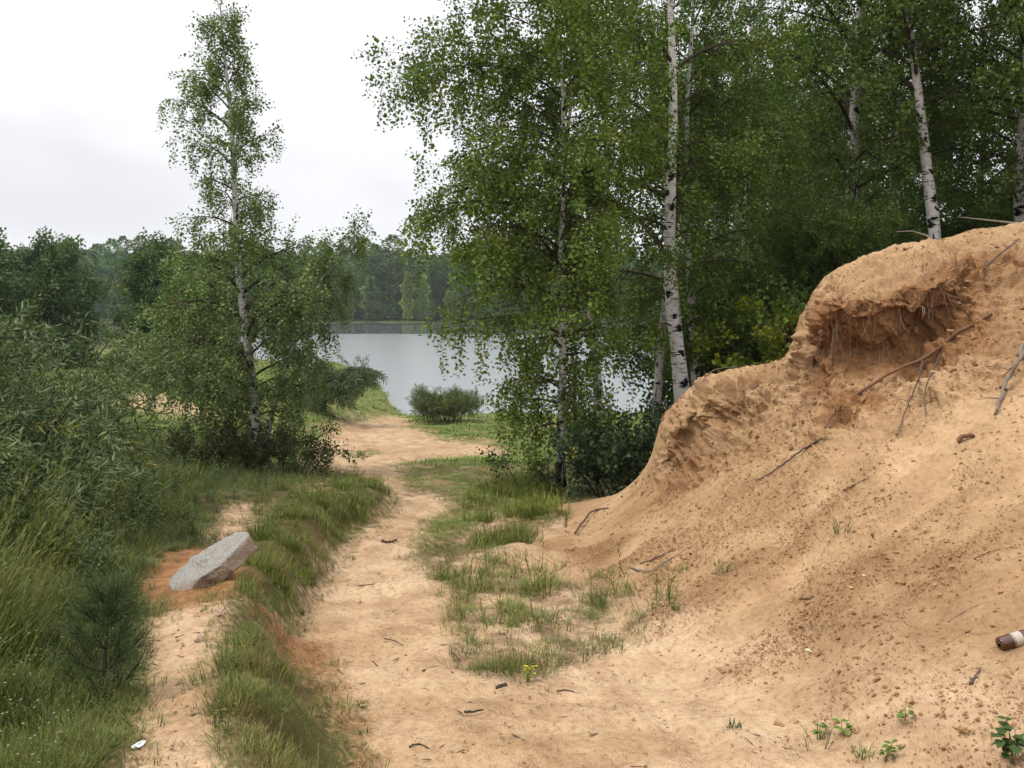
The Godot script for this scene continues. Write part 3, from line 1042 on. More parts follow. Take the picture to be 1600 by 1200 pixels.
	var mid_a := tree("alder_tree", "broad dense green tree behind the young birch, leaves down to the ground", "tree", "trees on the left shore", at, [
		[PackedVector3Array([Vector3(0, 0, 0), Vector3(0.1, 2, 0), Vector3(-0.1, 4, 0.1), Vector3(0, 6.0, 0)]), {"r": 0.16, "limbs": 60, "base": 0.03, "prof": [[0.0, 1.6], [0.15, 2.0], [0.5, 2.0], [0.8, 1.5], [1.0, 0.4]]}],
	], q, 120)
	var more := [["dense green tree beside the broad one, half hidden by the young birch", 245.0, 46.0, 0.98], ["tall dark tree at the left edge of the picture", -35.0, 52.0, 1.0], ["dark tree next to the left edge, behind the willow", 30.0, 60.0, 0.75], ["bushy tree behind the right half of the young birch", 335.0, 58.0, 0.9], ["round green tree behind the lower crown of the young birch", 290.0, 50.0, 0.85], ["dark tree beyond the left edge of the picture", -70.0, 46.0, 1.3]]
	for i in more.size():
		var s: Array = more[i]
		var x: float = (s[1] - 800.0) / F * s[2]
		dup(mid_a, s[0], on_ground(x, s[2], -0.1), 1.3 + i * 2.1, s[3])
	# the leaning willow whose bough hangs over the water
	at = on_ground((505.0 - 800.0) / F * 36.0, 36.0, -0.1)
	tree("willow_tree", "grey green willow bough hanging out over the water right of the young birch", "tree", "", at, [
		[pixel_path(at, [[500, 655], [510, 620], [530, 590], [552, 578], [572, 580]]), {"r": 0.1, "limbs": 22, "base": 0.3, "prof": [[0.2, 0.9], [0.6, 0.9], [1.0, 0.5]]}],
		[pixel_path(at, [[496, 655], [490, 600], [486, 560]]), {"r": 0.09, "limbs": 14, "base": 0.2, "prof": [[0.2, 0.8], [0.6, 0.8], [1.0, 0.4]]}],
	], {"c0": Color(0.12, 0.16, 0.075), "c1": Color(0.08, 0.115, 0.05), "up": 20.0, "droop": 1.2, "subs": 7.0, "step": 0.16, "size": 1.0, "sprig": "osier", "leaf": "willow_leaf", "brown": true, "hang": 0.5}, 130)

func make_shrubs() -> void:
	var wl := {"c0": Color(0.16, 0.205, 0.088), "c1": Color(0.085, 0.125, 0.045), "sprig": "willow", "leaf": "willow_leaf", "droop": 0.75, "subs": 9.0, "step": 0.12, "hang": 0.2, "twig": Color(0.035, 0.028, 0.022)}
	var q := wl.duplicate()
	q.merge({"L": 2.3, "r": 0.02, "low": 52.0, "foot": 0.6, "size": 0.9, "droop": 0.6, "side": Vector3(-0.2, 0, 0)}, true)
	shrub("willow_shrub", "big grey green willow shrub filling the left edge beside the track", "shrub", "", on_ground(-4.85, 8.6, -0.02), 26, q, 201)
	q = wl.duplicate()
	q.merge({"L": 1.5, "r": 0.014, "low": 40.0, "foot": 0.4, "size": 1.0}, true)
	shrub("willow_shrub", "lower part of willow thicket nearest the camera at the left edge", "shrub", "", on_ground(-4.35, 7.0, -0.02), 14, q, 202)
	q = wl.duplicate()
	q.merge({"L": 1.8, "r": 0.018, "low": 45.0, "foot": 0.6, "size": 1.2, "subs": 7.0}, true)
	shrub("willow_shrub", "willow shrub behind the big one, reaching toward the young birch", "shrub", "", on_ground(-7.5, 13.5, -0.02), 16, q, 203)
	q = wl.duplicate()
	q.merge({"L": 1.9, "r": 0.02, "low": 35.0, "foot": 0.7, "size": 1.4, "subs": 7.0}, true)
	shrub("willow_shrub", "rounded bluish willow bush at the foot of the broad trees", "shrub", "", on_ground((258.0 - 800.0) / F * 37.0, 37.0, -0.02), 26, q, 204)
	# the thicket round the foot of the young birch
	q = {"L": 0.95, "r": 0.008, "low": 45.0, "foot": 0.6, "c0": Color(0.075, 0.085, 0.032), "c1": Color(0.05, 0.065, 0.024), "subs": 8.0, "step": 0.13, "droop": 0.35, "size": 0.8, "hang": 0.05, "twig": Color(0.03, 0.024, 0.02), "bare": 0.3}
	shrub("undergrowth_shrub", "brownish twiggy thicket right of the foot of the young birch", "shrub", "", on_ground((452.0 - 800.0) / F * 17.2, 17.2), 18, q, 210)
	shrub("undergrowth_shrub", "brownish twiggy thicket left of the foot of the young birch", "shrub", "", on_ground((345.0 - 800.0) / F * 17.4, 17.4), 22, q, 211)
	# shore bush
	q = {"L": 1.0, "r": 0.010, "low": 50.0, "foot": 1.2, "c0": Color(0.14, 0.17, 0.06), "c1": Color(0.10, 0.125, 0.045), "subs": 5.0, "step": 0.2, "droop": 0.15, "size": 0.75, "hang": -0.3, "sprig": "osier", "leaf": "willow_leaf"}
	shrub("osier_bush", "pale feathery osier bush at the water's edge in the middle", "shrub", "", on_ground((694.0 - 800.0) / F * 39.0, 39.0), 60, q, 212)
	# dark bush under the birches
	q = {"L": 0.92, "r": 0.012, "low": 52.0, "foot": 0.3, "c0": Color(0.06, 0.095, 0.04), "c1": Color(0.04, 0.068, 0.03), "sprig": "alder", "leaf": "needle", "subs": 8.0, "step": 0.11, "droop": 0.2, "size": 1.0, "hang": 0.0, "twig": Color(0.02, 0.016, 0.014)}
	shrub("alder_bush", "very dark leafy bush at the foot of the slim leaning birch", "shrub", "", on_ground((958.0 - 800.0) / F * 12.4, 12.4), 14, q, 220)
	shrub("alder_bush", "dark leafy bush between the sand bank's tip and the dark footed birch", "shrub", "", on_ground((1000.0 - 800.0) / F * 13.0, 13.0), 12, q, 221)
	# wispy shrub in the grass
	q = {"L": 0.75, "r": 0.008, "low": 55.0, "foot": 0.12, "c0": Color(0.09, 0.11, 0.05), "c1": Color(0.07, 0.09, 0.035), "subs": 6.0, "step": 0.12, "droop": 0.4, "size": 0.8, "bare": 0.35}
	shrub("sapling", "thin wispy sapling in the grass left of the dark bush", "shrub", "", on_ground((815.0 - 800.0) / F * 13.2, 13.2), 5, q, 223)
	# understory on and behind the bank
	q = {"L": 2.4, "r": 0.02, "low": 40.0, "foot": 0.5, "c0": Color(0.12, 0.185, 0.038), "c1": Color(0.095, 0.155, 0.034), "sprig": "birch", "subs": 8.0, "step": 0.12, "droop": 0.4, "size": 1.2, "grounded": false}
	var spots := [["dark green bush behind the bank, right of the white trunks", 1128, 480, 18.0, 1.2], ["dark green bush behind the step of the bank", 1175, 500, 19.0, 1.3], ["dark green bush next to the overhang of the bank", 1232, 470, 17.5, 1.2], ["low dark bush on the crest left of the ringed birch", 1285, 400, 16.5, 0.6], ["low dark bush on the crest below the dark trunk", 1345, 396, 18.0, 0.55], ["low dark bush behind the ringed birch", 1400, 385, 23.0, 0.75], ["low dark bush right of the ringed birch", 1535, 380, 20.5, 0.9], ["low dark bush near the right edge behind the crest", 1600, 360, 21.0, 1.0]]
	var proto: Node3D = null
	for i in spots.size():
		var s: Array = spots[i]
		var b := P(s[1], s[2] + 80.0, s[3])
		b.y = E + 0.5 if s[1] > 1255 else ground_h(b.x, s[3]) + (s[4] - 1.0) * 2.0 + 0.9
		if proto == null:
			proto = shrub("understory_bush", s[0], "shrub", "understory bushes on and behind the bank", b, 22, q, 230)
			proto.scale = Vector3.ONE * s[4]
		else:
			dup(proto, s[0], b, i * 1.9, s[4])
	q = {"L": 1.15, "r": 0.012, "low": 25.0, "foot": 0.1, "c0": Color(0.16, 0.19, 0.012), "c1": Color(0.07, 0.115, 0.016), "sprig": "maple", "subs": 4.0, "step": 0.2, "droop": 0.6, "size": 0.68, "grounded": false, "bare": 0.4}
	shrub("young_maple", "young maple with yellowing leaves left of the overhang", "tree", "", P(1195, 590, 12.6), 7, q, 240)
	q.merge({"L": 0.8}, true)
	shrub("young_maple", "small yellow leaved maple shoot touching the overhang's left edge", "tree", "", P(1248, 545, 11.8), 5, q, 241)
	make_pine()

func make_pine() -> void:
	rng.seed = 301
	var at := G(158, 1100)
	var root := thing("young_pine", "small dark bluish pine at the edge of the left footpath", "tree", at)
	var mb := MB.new()
	var sp := Sprigs.new()
	var H := 0.47
	mb.tube(PackedVector3Array([Vector3(0, -0.02, 0), Vector3(0.02, H * 0.5, 0), Vector3(0.04, H, 0)]), PackedFloat32Array([0.011, 0.008, 0.004]), 6, Color(0.08, 0.06, 0.045))
	for k in 5:
		var y := 0.04 + H * 0.2 * k
		for j in 5:
			var a := j * TAU / 5.0 + k * 0.7 + rng.randf() * 0.4
			var L := 0.24 * (1.0 - k * 0.16) * rng.randf_range(0.75, 1.1)
			var p0 := Vector3(0.04 * y / H, y, 0)
			var dir := Vector3(cos(a), 0.55, sin(a)).normalized()
			var pts := PackedVector3Array([p0, p0 + dir * L * 0.5, p0 + dir * L * 0.5 + (dir + Vector3(0, 0.7, 0)).normalized() * L * 0.5])
			mb.tube(pts, PackedFloat32Array([0.006, 0.004, 0.003]), 4, Color(0.08, 0.06, 0.045))
			for s in 7:
				var t := 0.25 + 0.75 * s / 6.0
				var at2 := pts[0].lerp(pts[1], t * 2.0) if t < 0.5 else pts[1].lerp(pts[2], t * 2.0 - 1.0)
				add_sprig(sp, at2, dir + Vector3(0, 0.4, 0) + rv() * 0.6, 0.9, Color(0.085, 0.12, 0.038), Color(0.05, 0.082, 0.03))
	for s in 8:
		add_sprig(sp, Vector3(0.04, H * (0.6 + s * 0.055), 0), Vector3(0, 1, 0) + rv() * 0.4, 0.9, Color(0.08, 0.13, 0.055), Color(0.05, 0.09, 0.04))
	obj("trunk", mb.commit(), M.twig, root)
	copies("crown", sprig.pine, M.needle, sp.xs, sp.cs, root)

func far_tree_mesh(kind: String, sd: int) -> ArrayMesh:
	# a whole far tree of leafy shreds: narrow spruce, open pine or rounded broadleaf; unit height 1
	rng.seed = sd
	var mb := MB.new()
	for i in (1500 if kind == "round" else 1300):
		var t := 0.0
		var rad := 0.0
		if kind == "spruce":
			t = 0.06 + 0.94 * (1.0 - sqrt(rng.randf()))
			var lay := absf(fposmod(t * 15.0, 1.0) - 0.25)
			rad = 0.19 * (1.0 - t) * (1.0 - lay * 0.55) * sqrt(rng.randf_range(0.25, 1.0)) + 0.006
		elif kind == "pine":
			t = rng.randf_range(0.4, 1.0)
			rad = 0.17 * sqrt(maxf(0.0, 1.0 - pow((t - 0.66) / 0.36, 2.0))) * sqrt(rng.randf()) * (0.65 + 0.35 * sin(t * 30.0))
		else:
			t = rng.randf_range(0.05, 1.0)
			rad = 0.2 * sqrt(maxf(0.0, 1.0 - pow((t - 0.48) / 0.53, 2.0))) * sqrt(rng.randf_range(0.2, 1.0)) * (0.75 + 0.25 * sin(t * 19.0 + sd))
		var a := rng.randf() * TAU
		var p := Vector3(cos(a) * rad, t, sin(a) * rad)
		var out := Vector3(cos(a), -0.3 if kind == "spruce" else 0.25, sin(a)).normalized()
		var dir := (out + rv() * 0.5).normalized()
		var k := rng.randf_range(0.7, 1.3)
		mb.leaf(p, dir, (rv() + Vector3(0, 0.8, 0)).normalized(), rng.randf_range(0.022, 0.05), rng.randf_range(0.012, 0.03), Color(k, k, k * 0.9))
	for i in 3:
		var a := i * TAU / 3.0
		var b := a + TAU / 3.0
		mb.tri(Vector3(cos(a) * 0.012, 0, sin(a) * 0.012), Vector3(cos(b) * 0.012, 0, sin(b) * 0.012), Vector3(0, 0.9, 0), Color(0.7, 0.45, 0.4))
	return mb.commit()

func make_far_wood() -> void:
	var kinds := [["spruce", 401, "dark spruce wood along the far shore fading in the haze", 11.0, 17.0, Color(0.15, 0.235, 0.085), Color(0.08, 0.135, 0.06)], ["pine", 402, "far pine wood behind the spruces across the lake", 13.0, 18.0, Color(0.17, 0.25, 0.09), Color(0.09, 0.15, 0.06)], ["round", 403, "lighter broadleaved wood at the far water's edge", 6.0, 12.5, Color(0.32, 0.42, 0.12), Color(0.15, 0.24, 0.08)]]
	for j in 3:
		var k: Array = kinds[j]
		var mesh := far_tree_mesh(k[0], k[1])
		rng.seed = 500 + j
		var xs: Array = []
		var cs := PackedColorArray()
		for i in 700:
			var front := rng.randf()
			var d := 240.0 + 6.0 * rng.randf() + (pow(front, 1.4) * 70.0 if j < 2 else front * 14.0)
			var px := rng.randf_range(-330.0, 1500.0)
			var x := (px - 800.0) / F * d
			var hgt := rng.randf_range(k[3], k[4])
			if rng.randf() < 0.15:
				hgt *= 1.22
			var b := Basis(Vector3.UP, rng.randf() * TAU).scaled(Vector3(hgt * rng.randf_range(0.8, 1.3), hgt, hgt * rng.randf_range(0.8, 1.3)))
			xs.append(Transform3D(b, on_ground(x, d, -0.3)))
			var c: Color = k[5].lerp(k[6], rng.randf())
			cs.append(c * Color(rng.randf_range(0.8, 1.25), 1.0, 1.0))
		var o := copies("far_forest", mesh, M.grass, xs, cs)
		tag(o, k[2], "forest", "", "stuff")

# ------------------------------------------------------------------ grass and litter
func tuft(count: int, hgt: float, wd: float, spread: float, lean: float, col: Color, tip: Color, heads := 0.0) -> ArrayMesh:
	var mb := MB.new()
	for i in count:
		var a := rng.randf() * TAU
		var r := sqrt(rng.randf()) * spread
		var base := Vector3(cos(a) * r, -0.015, sin(a) * r)
		var b := a + rng.randf_range(-1.2, 1.2)
		var out := Vector3(cos(b), 0, sin(b))
		var ln := hgt * rng.randf_range(0.45, 1.15)
		var k := rng.randf_range(0.7, 1.3)
		var dir := (Vector3(0, 1, 0) + out * lean * rng.randf_range(0.1, 1.0)).normalized()
		var c0 := col * k
		var c1 := tip * k
		c0.a = 1.0
		c1.a = 1.0
		mb.blade(base, dir, (out + Vector3(0, -0.35, 0)) * rng.randf_range(0.15, 0.8), ln, wd * rng.randf_range(0.7, 1.3), c0, c1)
		if rng.randf() < heads:
			var t := base + dir * ln * rng.randf_range(1.1, 1.5)
			mb.blade(base, (t - base).normalized(), out * 0.1, base.distance_to(t), wd * 0.5, Color(1.3, 0.95, 0.6), Color(1.5, 1.05, 0.7))
			for s in 6:
				mb.leaf(t - dir * 0.012 * s, (dir + rv() * 0.5).normalized(), rv(), 0.022, 0.006, Color(1.7, 1.1, 0.8))
	return mb.commit()

func herb(hgt: float, leaf_l: float, leaf_w: float, count: int) -> ArrayMesh:
	var mb := MB.new()
	for s in 3:
		var lean := Vector3(rng.randf_range(-0.25, 0.25), 1.0, rng.randf_range(-0.25, 0.25)).normalized()
		var foot := Vector3(rng.randf_range(-0.06, 0.06), -0.02, rng.randf_range(-0.06, 0.06))
		var L := hgt * rng.randf_range(0.7, 1.1)
		mb.blade(foot, lean, Vector3(0.05, 0, 0.05), L, 0.006, Color(0.8, 0.7, 0.5), Color(0.9, 0.9, 0.6))
		for i in count:
			var t := 0.25 + 0.75 * i / count
			var a := i * 2.4 + s
			var out := Vector3(cos(a), rng.randf_range(0.1, 0.8), sin(a)).normalized()
			var k := rng.randf_range(0.75, 1.25)
			mb.leaf(foot + lean * L * t, out, Vector3(0, 1, 0) + rv() * 0.4, leaf_l * rng.randf_range(0.7, 1.15), leaf_w, Color(k, k, k * 0.9))
	return mb.commit()

func flower_sprig() -> ArrayMesh:
	var mb := MB.new()
	for s in 5:
		var lean := (Vector3(0, 1, 0) + rv() * 0.35).normalized()
		var top := lean * rng.randf_range(0.16, 0.3)
		mb.blade(Vector3.ZERO, lean, Vector3(0.05, 0, 0.05), top.length(), 0.003, Color(0.25, 0.3, 0.15), Color(0.3, 0.35, 0.2))
		for k in 6:
			var a := TAU * k / 6.0
			mb.leaf(top, Vector3(cos(a), 0.4, sin(a)).normalized(), Vector3.UP, 0.006, 0.004, Color(1, 1, 1))
	return mb.commit()

func scatter(called: String, label: String, mesh: Mesh, sd: int, tries: int, u0: float, u1: float, d0: float, d1: float, c0: Color, c1: Color, sc: float, accept: Callable, tall: Callable = same) -> void:
	rng.seed = sd
	var xs: Array = []
	var cs := PackedColorArray()
	for i in tries:
		var d := d0 * pow(d1 / d0, pow(rng.randf(), 0.85))
		var x := rng.randf_range(u0, u1) * d
		var pick := rng.randf()
		var p: float = accept.call(x, d)
		if pick > p:
			continue
		if Geometry2D.is_point_in_polygon(Vector2(x, d), bank_poly) and d > 10.0:
			continue
		var s: float = sc * tall.call(x, d) * rng.randf_range(0.6, 1.3) * (1.0 + clampf((d - 8.0) / 40.0, 0.0, 0.6))
		s *= 0.75 + 0.5 * clampf(n_soft.get_noise_2d(x * 3.0 + sd, d * 3.0) + 0.5, 0.0, 1.0)
		var b := Basis(Vector3.UP, rng.randf() * TAU).scaled(Vector3(maxf(s, sc * 0.5), s * rng.randf_range(0.8, 1.25), maxf(s, sc * 0.5)))
		xs.append(Transform3D(b, surface(x, d)))
		var k := clampf(0.5 + n_soft.get_noise_2d(x * 2.5 + sd * 3, d * 2.5) * 1.4 + rng.randf_range(-0.25, 0.25), 0.0, 1.0)
		var c := c0.lerp(c1, k) * rng.randf_range(0.8, 1.2)
		c.a = 1.0
		cs.append(c)
	var o := copies(called, mesh, M.grass, xs, cs)
	tag(o, label, "grass", "", "stuff")

const FOOTPATH := [[0.0, -1.1], [3.9, -1.37], [5.3, -1.78], [6.3, -2.0], [8.5, -2.46], [10.0, -2.65], [13.0, -3.15], [20.0, -4.5]]

func same(_x: float, _d: float) -> float:
	return 1.0

func lumpy(x: float, d: float) -> float:
	return clampf(0.8 + n_soft.get_noise_2d(x * 11.0 + 50.0, d * 8.0) * 1.6, 0.35, 1.7) * lerpf(0.8, 1.15, smoothstep(4.0, 9.0, d))

func taller(x: float, d: float) -> float:
	# trodden short beside the footpath, rising into the uncut meadow
	return (0.3 + 0.6 * smoothstep(0.3, 1.3 if d < 9.0 else 2.6, tab(FOOTPATH, d) - x)) * clampf(0.95 + n_soft.get_noise_2d(x * 6.0 + 20.0, d * 6.0) * 1.5, 0.4, 1.6)

func wild(x: float, d: float) -> float:
	# the uncut grass left of the main track
	var e := tab(EDGE, d)
	if x > tab(FOOTPATH, d) - 0.12 and d < 7.0 or x > tab(FOOTPATH, d) and d < 12.0 or x > e - 0.1:
		return 0.0
	if d > 13.0 and x > -2.6:
		return 0.0
	var c := cover(x, d)
	return clampf(1.0 - c[0] * 1.5 - c[1] * 1.1 - c[2], 0.0, 1.0)

func ridge(x: float, d: float) -> float:
	# the strip between the two tracks
	var e := tab(EDGE, d)
	if x > e - 0.12 or x < tab(FOOTPATH, d) + 0.2 or d > 15.0:
		return 0.0
	var c := cover(x, d)
	return clampf(1.0 - c[0] * 1.5 - c[1] * 0.8, 0.0, 1.0) * clampf(0.42 + n_soft.get_noise_2d(x * 10.0, d * 7.0) * 2.0, 0.05, 1.0)

func gully(x: float, d: float) -> float:
	var c := cover(x, d)
	return c[3] * clampf(0.17 + n_soft.get_noise_2d(x * 11.0, d * 8.0) * 1.5, 0.03, 1.0)

func turf(x: float, d: float) -> float:
	var c := cover(x, d)
	return c[2] * clampf(0.6 + n_soft.get_noise_2d(x * 6.0, d * 3.0) * 1.4, 0.0, 1.0)

func tall_turf(x: float, d: float) -> float:
	# longer grass along the foot of the birches
	var c := cover(x, d)
	return (c[2] + c[3]) * clampf(0.2 + n_soft.get_noise_2d(x * 4.0, d * 4.0) * 1.5, 0.0, 1.0) * smoothstep(-0.7, -0.1, x) if d < 14.5 else 0.0

func edges(x: float, d: float) -> float:
	# stray blades on the sand near its edges
	var c := cover(x, d)
	return 1.0 if c[0] > 0.2 and c[0] < 0.9 and d < 16.0 else 0.0

func far_green(x: float, d: float) -> float:
	var c := cover(x, d)
	if ground_h(x, d) < 0.06:
		return 0.0
	return clampf(1.0 - c[0] * 1.3, 0.0, 1.0)

func make_grass() -> void:
	rng.seed = 600
	var w := Color(1, 1, 1)
	var long_green := tuft(20, 0.34, 0.006, 0.09, 0.5, Color(0.8, 0.85, 0.8), w, 0.05)
	var fine := tuft(18, 0.30, 0.0042, 0.11, 0.8, Color(0.9, 0.85, 0.75), Color(1.1, 1.0, 0.85), 0.3)
	var short := tuft(22, 0.09, 0.0045, 0.10, 1.2, Color(0.85, 0.9, 0.8), w)
	var far_short := tuft(26, 0.12, 0.012, 0.22, 1.2, Color(0.85, 0.9, 0.8), w)
	var weed := herb(0.36, 0.07, 0.014, 14)
	var broad := herb(0.24, 0.026, 0.010, 18)
	var hump_fine := tuft(16, 0.125, 0.0045, 0.07, 0.9, Color(0.9, 0.85, 0.75), Color(1.1, 1.0, 0.85), 0.15)
	var hump_green := tuft(14, 0.13, 0.006, 0.06, 0.8, Color(0.8, 0.85, 0.8), w)
	var far_fine := tuft(16, 0.15, 0.009, 0.10, 0.9, Color(0.9, 0.85, 0.75), Color(1.1, 1.0, 0.85), 0.1)
	var daisy := flower_sprig()
	var stalk := tuft(5, 0.34, 0.004, 0.06, 0.45, Color(0.9, 0.9, 0.8), w, 0.5)
	var g0 := Color(0.155, 0.175, 0.042)
	var g1 := Color(0.10, 0.125, 0.034)
	var dry0 := Color(0.23, 0.2, 0.085)
	var dry1 := Color(0.15, 0.16, 0.05)
	scatter("meadow_grass", "uncut green grass of the meadow left of the footpath", long_green, 601, 13000, -0.75, -0.02, 2.0, 24.0, g0, g1, 0.85, wild, taller)
	scatter("meadow_grass", "fine seeding grass mixed through the left meadow", fine, 602, 15000, -0.75, -0.02, 2.0, 24.0, dry1, Color(0.095, 0.10, 0.035), 1.0, wild, taller)
	scatter("meadow_herbs", "narrow leaved herbs and willow seedlings in the left meadow", weed, 603, 2600, -0.75, -0.08, 5.2, 20.0, Color(0.085, 0.12, 0.05), Color(0.06, 0.09, 0.035), 1.1, wild, taller)
	scatter("meadow_herbs", "small leaved weeds low in the left meadow", broad, 604, 6000, -0.75, -0.06, 2.0, 12.0, Color(0.13, 0.16, 0.055), Color(0.08, 0.1, 0.035), 1.1, wild, taller)
	scatter("meadow_stalks", "tall yellowish stalks standing over the left meadow", stalk, 614, 260, -0.72, -0.25, 2.6, 7.0, Color(0.16, 0.17, 0.05), Color(0.12, 0.1, 0.045), 1.0, wild, taller)
	scatter("meadow_flowers", "tiny whitish flowers in the near left meadow", daisy, 613, 110, -0.7, -0.33, 2.8, 5.2, Color(0.38, 0.36, 0.25), Color(0.3, 0.27, 0.14), 0.8, wild)
	scatter("ridge_grass", "green and brown grass on the hump between the two tracks", hump_fine, 605, 12000, -0.45, -0.05, 2.5, 8.5, dry0, dry1, 0.58, ridge, lumpy)
	scatter("ridge_grass", "mixed grass on the far part of the hump between the two tracks", far_fine, 616, 13000, -0.4, -0.05, 6.5, 16.0, g0, dry1, 0.46, ridge, lumpy)
	scatter("ridge_grass", "fresh green blades on the hump between the two tracks", hump_green, 606, 6500, -0.45, -0.05, 2.5, 15.0, Color(0.21, 0.26, 0.055), g0, 0.6, ridge, lumpy)
	scatter("ridge_herbs", "small leaved weeds on the hump between the two tracks", broad, 615, 1500, -0.45, -0.05, 2.5, 15.0, Color(0.12, 0.16, 0.045), Color(0.08, 0.11, 0.035), 0.55, ridge, lumpy)
	scatter("gully_grass", "thin grass in the hollow right of the main track", short, 607, 9000, -0.12, 0.2, 3.6, 12.0, Color(0.19, 0.23, 0.055), Color(0.12, 0.16, 0.045), 0.8, gully, lumpy)
	scatter("gully_grass", "dry stalks in the hollow right of the main track", hump_fine, 608, 4500, -0.12, 0.2, 3.6, 12.0, dry0, dry1, 0.95, gully, lumpy)
	scatter("turf", "short bright turf where the track opens toward the lake", short, 609, 26000, -0.2, 0.16, 9.0, 30.0, Color(0.22, 0.27, 0.065), Color(0.18, 0.2, 0.07), 0.5, turf)
	scatter("long_grass", "longer grass under the birches right of the track", far_fine, 610, 9000, -0.08, 0.1, 9.0, 16.0, Color(0.19, 0.22, 0.055), Color(0.15, 0.165, 0.05), 0.9, tall_turf)
	scatter("stray_grass", "stray blades along the edges of the sand", short, 611, 3500, -0.45, 0.2, 2.8, 16.0, Color(0.12, 0.145, 0.04), g0, 0.7, edges)
	scatter("shore_grass", "green grass along the near shore of the lake", far_short, 612, 15000, -0.62, 0.6, 20.0, 60.0, Color(0.18, 0.26, 0.055), Color(0.16, 0.2, 0.06), 0.9, far_green)

func bank_at(i: int) -> Array:
	return [bank_p[i], bank_n[i], bank_uv[i]]

func lump_mesh(sd: int, flat: float) -> ArrayMesh:
	var f := FastNoiseLite.new()
	f.seed = sd
	f.frequency = 0.9
	var mb := MB.new()
	var rows := 5
	var cols := 7
	for j in rows + 1:
		var th := PI * j / rows
		for i in cols + 1:
			var ph := TAU * (i % cols) / cols
			var p := Vector3(sin(th) * cos(ph), cos(th) * flat, sin(th) * sin(ph))
			p *= 0.5 * (1.0 + f.get_noise_3dv(p * 3.0) * 1.3)
			mb.put(p, Color(1, 1, 1))
	for j in rows:
		for i in cols:
			var a := j * (cols + 1) + i
			var b := a + cols + 1
			mb.ix.append_array(PackedInt32Array([a, b, a + 1, a + 1, b, b + 1]))
	return mb.commit()

func frame_on(n: Vector3) -> Basis:
	var x := n.cross(rv()).normalized()
	return Basis(x, n, x.cross(n))

func make_clods() -> void:
	rng.seed = 700
	for pass_no in 2:
		var mesh := lump_mesh(71 + pass_no, 0.6)
		var xs: Array = []
		var cs := PackedColorArray()
		for i in 90000:
			var k := rng.randi_range(0, bank_p.size() - 1)
			var uv := bank_uv[k]
			var p := bank_p[k]
			if uv.y > 10.0 or uv.y < 0.2 or uv.x < 1.5:
				continue
			var patch := slide(p) * smoothstep(0.2, 1.3, uv.y) * (1.0 - 0.65 * smoothstep(2.6, 3.8, uv.y))
			if uv.y > 4.5:
				patch = 0.12
			if rng.randf() > patch * 0.6:
				continue
			var s := 0.003 + 0.006 * rng.randf() + 0.018 * pow(rng.randf(), 12.0)
			if uv.y > 4.5:
				s *= 1.8
			xs.append(Transform3D(frame_on(bank_n[k]).scaled_local(Vector3(s, s, s * rng.randf_range(0.8, 2.2))), p + rv() * 0.02 * Vector3(1, 0.3, 1)))
			var c := Color(0.43, 0.275, 0.15).lerp(Color(0.31, 0.18, 0.09), rng.randf()) * rng.randf_range(0.8, 1.15)
			if rng.randf() < 0.006:
				c = Color(0.1, 0.07, 0.05)
			c.a = 1.0
			cs.append(c)
		var o := copies("sand_clods", mesh, M.clod, xs, cs)
		tag(o, ["small crumbs of earth strewn over the sand bank", "rounded clods of earth rolled down the sand bank"][pass_no], "earth", "", "stuff")
	# crumbs, bits of bark and needles on the track
	var chip := lump_mesh(75, 0.4)
	var xs2: Array = []
	var cs2 := PackedColorArray()
	for i in 16000:
		var d := 2.6 * pow(6.5, rng.randf())
		var x := rng.randf_range(-0.5, 0.3) * d
		if inside([[bank_poly, Rect2(-100, -100, 300, 300)]], Vector2(x, d)):
			continue
		var c := cover(x, d)
		if rng.randf() > c[0] * 0.5 + c[3] + c[1]:
			continue
		var s := 0.004 + 0.016 * pow(rng.randf(), 4.0)
		var long := 1.0
		var col := Color(0.36, 0.22, 0.12)
		if rng.randf() < 0.45:
			long = rng.randf_range(3.0, 9.0)
			s *= 0.45
			col = Color(0.09, 0.065, 0.045)
		xs2.append(Transform3D(Basis(Vector3.UP, rng.randf() * TAU).scaled_local(Vector3(s, s, s * long)), on_ground(x, d, 0.002)))
		cs2.append(col.lerp(Color(0.5, 0.36, 0.22), rng.randf() * 0.4))
	var oo := copies("path_litter", chip, M.clod, xs2, cs2)
	tag(oo, "crumbs, bark chips and bits of twig strewn over the track", "litter", "", "stuff")

# ------------------------------------------------------------------ single things
func on_bank(px: float, py: float) -> Array:
	# the vertex of the bank that a look through that pixel meets first: [position, normal]
	var ray := Vector3((px - 800.0) / F, -(py - HZ) / F, -1.0).normalized()
	var best := -1
	var low := 1e9
	var eye := Vector3(0, E, 0)
	for i in bank_p.size():
		var v := bank_p[i] - eye
		var along_ray := v.dot(ray)
		if along_ray < 1.0:
			continue
		var off := (v - ray * along_ray).length() / along_ray
		if off < 0.012:
			var score := along_ray + off * 60.0
			if score < low:
				low = score
				best = i
	if best < 0:
		return [P(px, py, 8.0), Vector3.UP]
	return [bank_p[best], bank_n[best]]

func spot(px: float, py: float, bank: bool) -> Array:
	if bank:
		return on_bank(px, py)
	return [G(px, py), Vector3.UP]

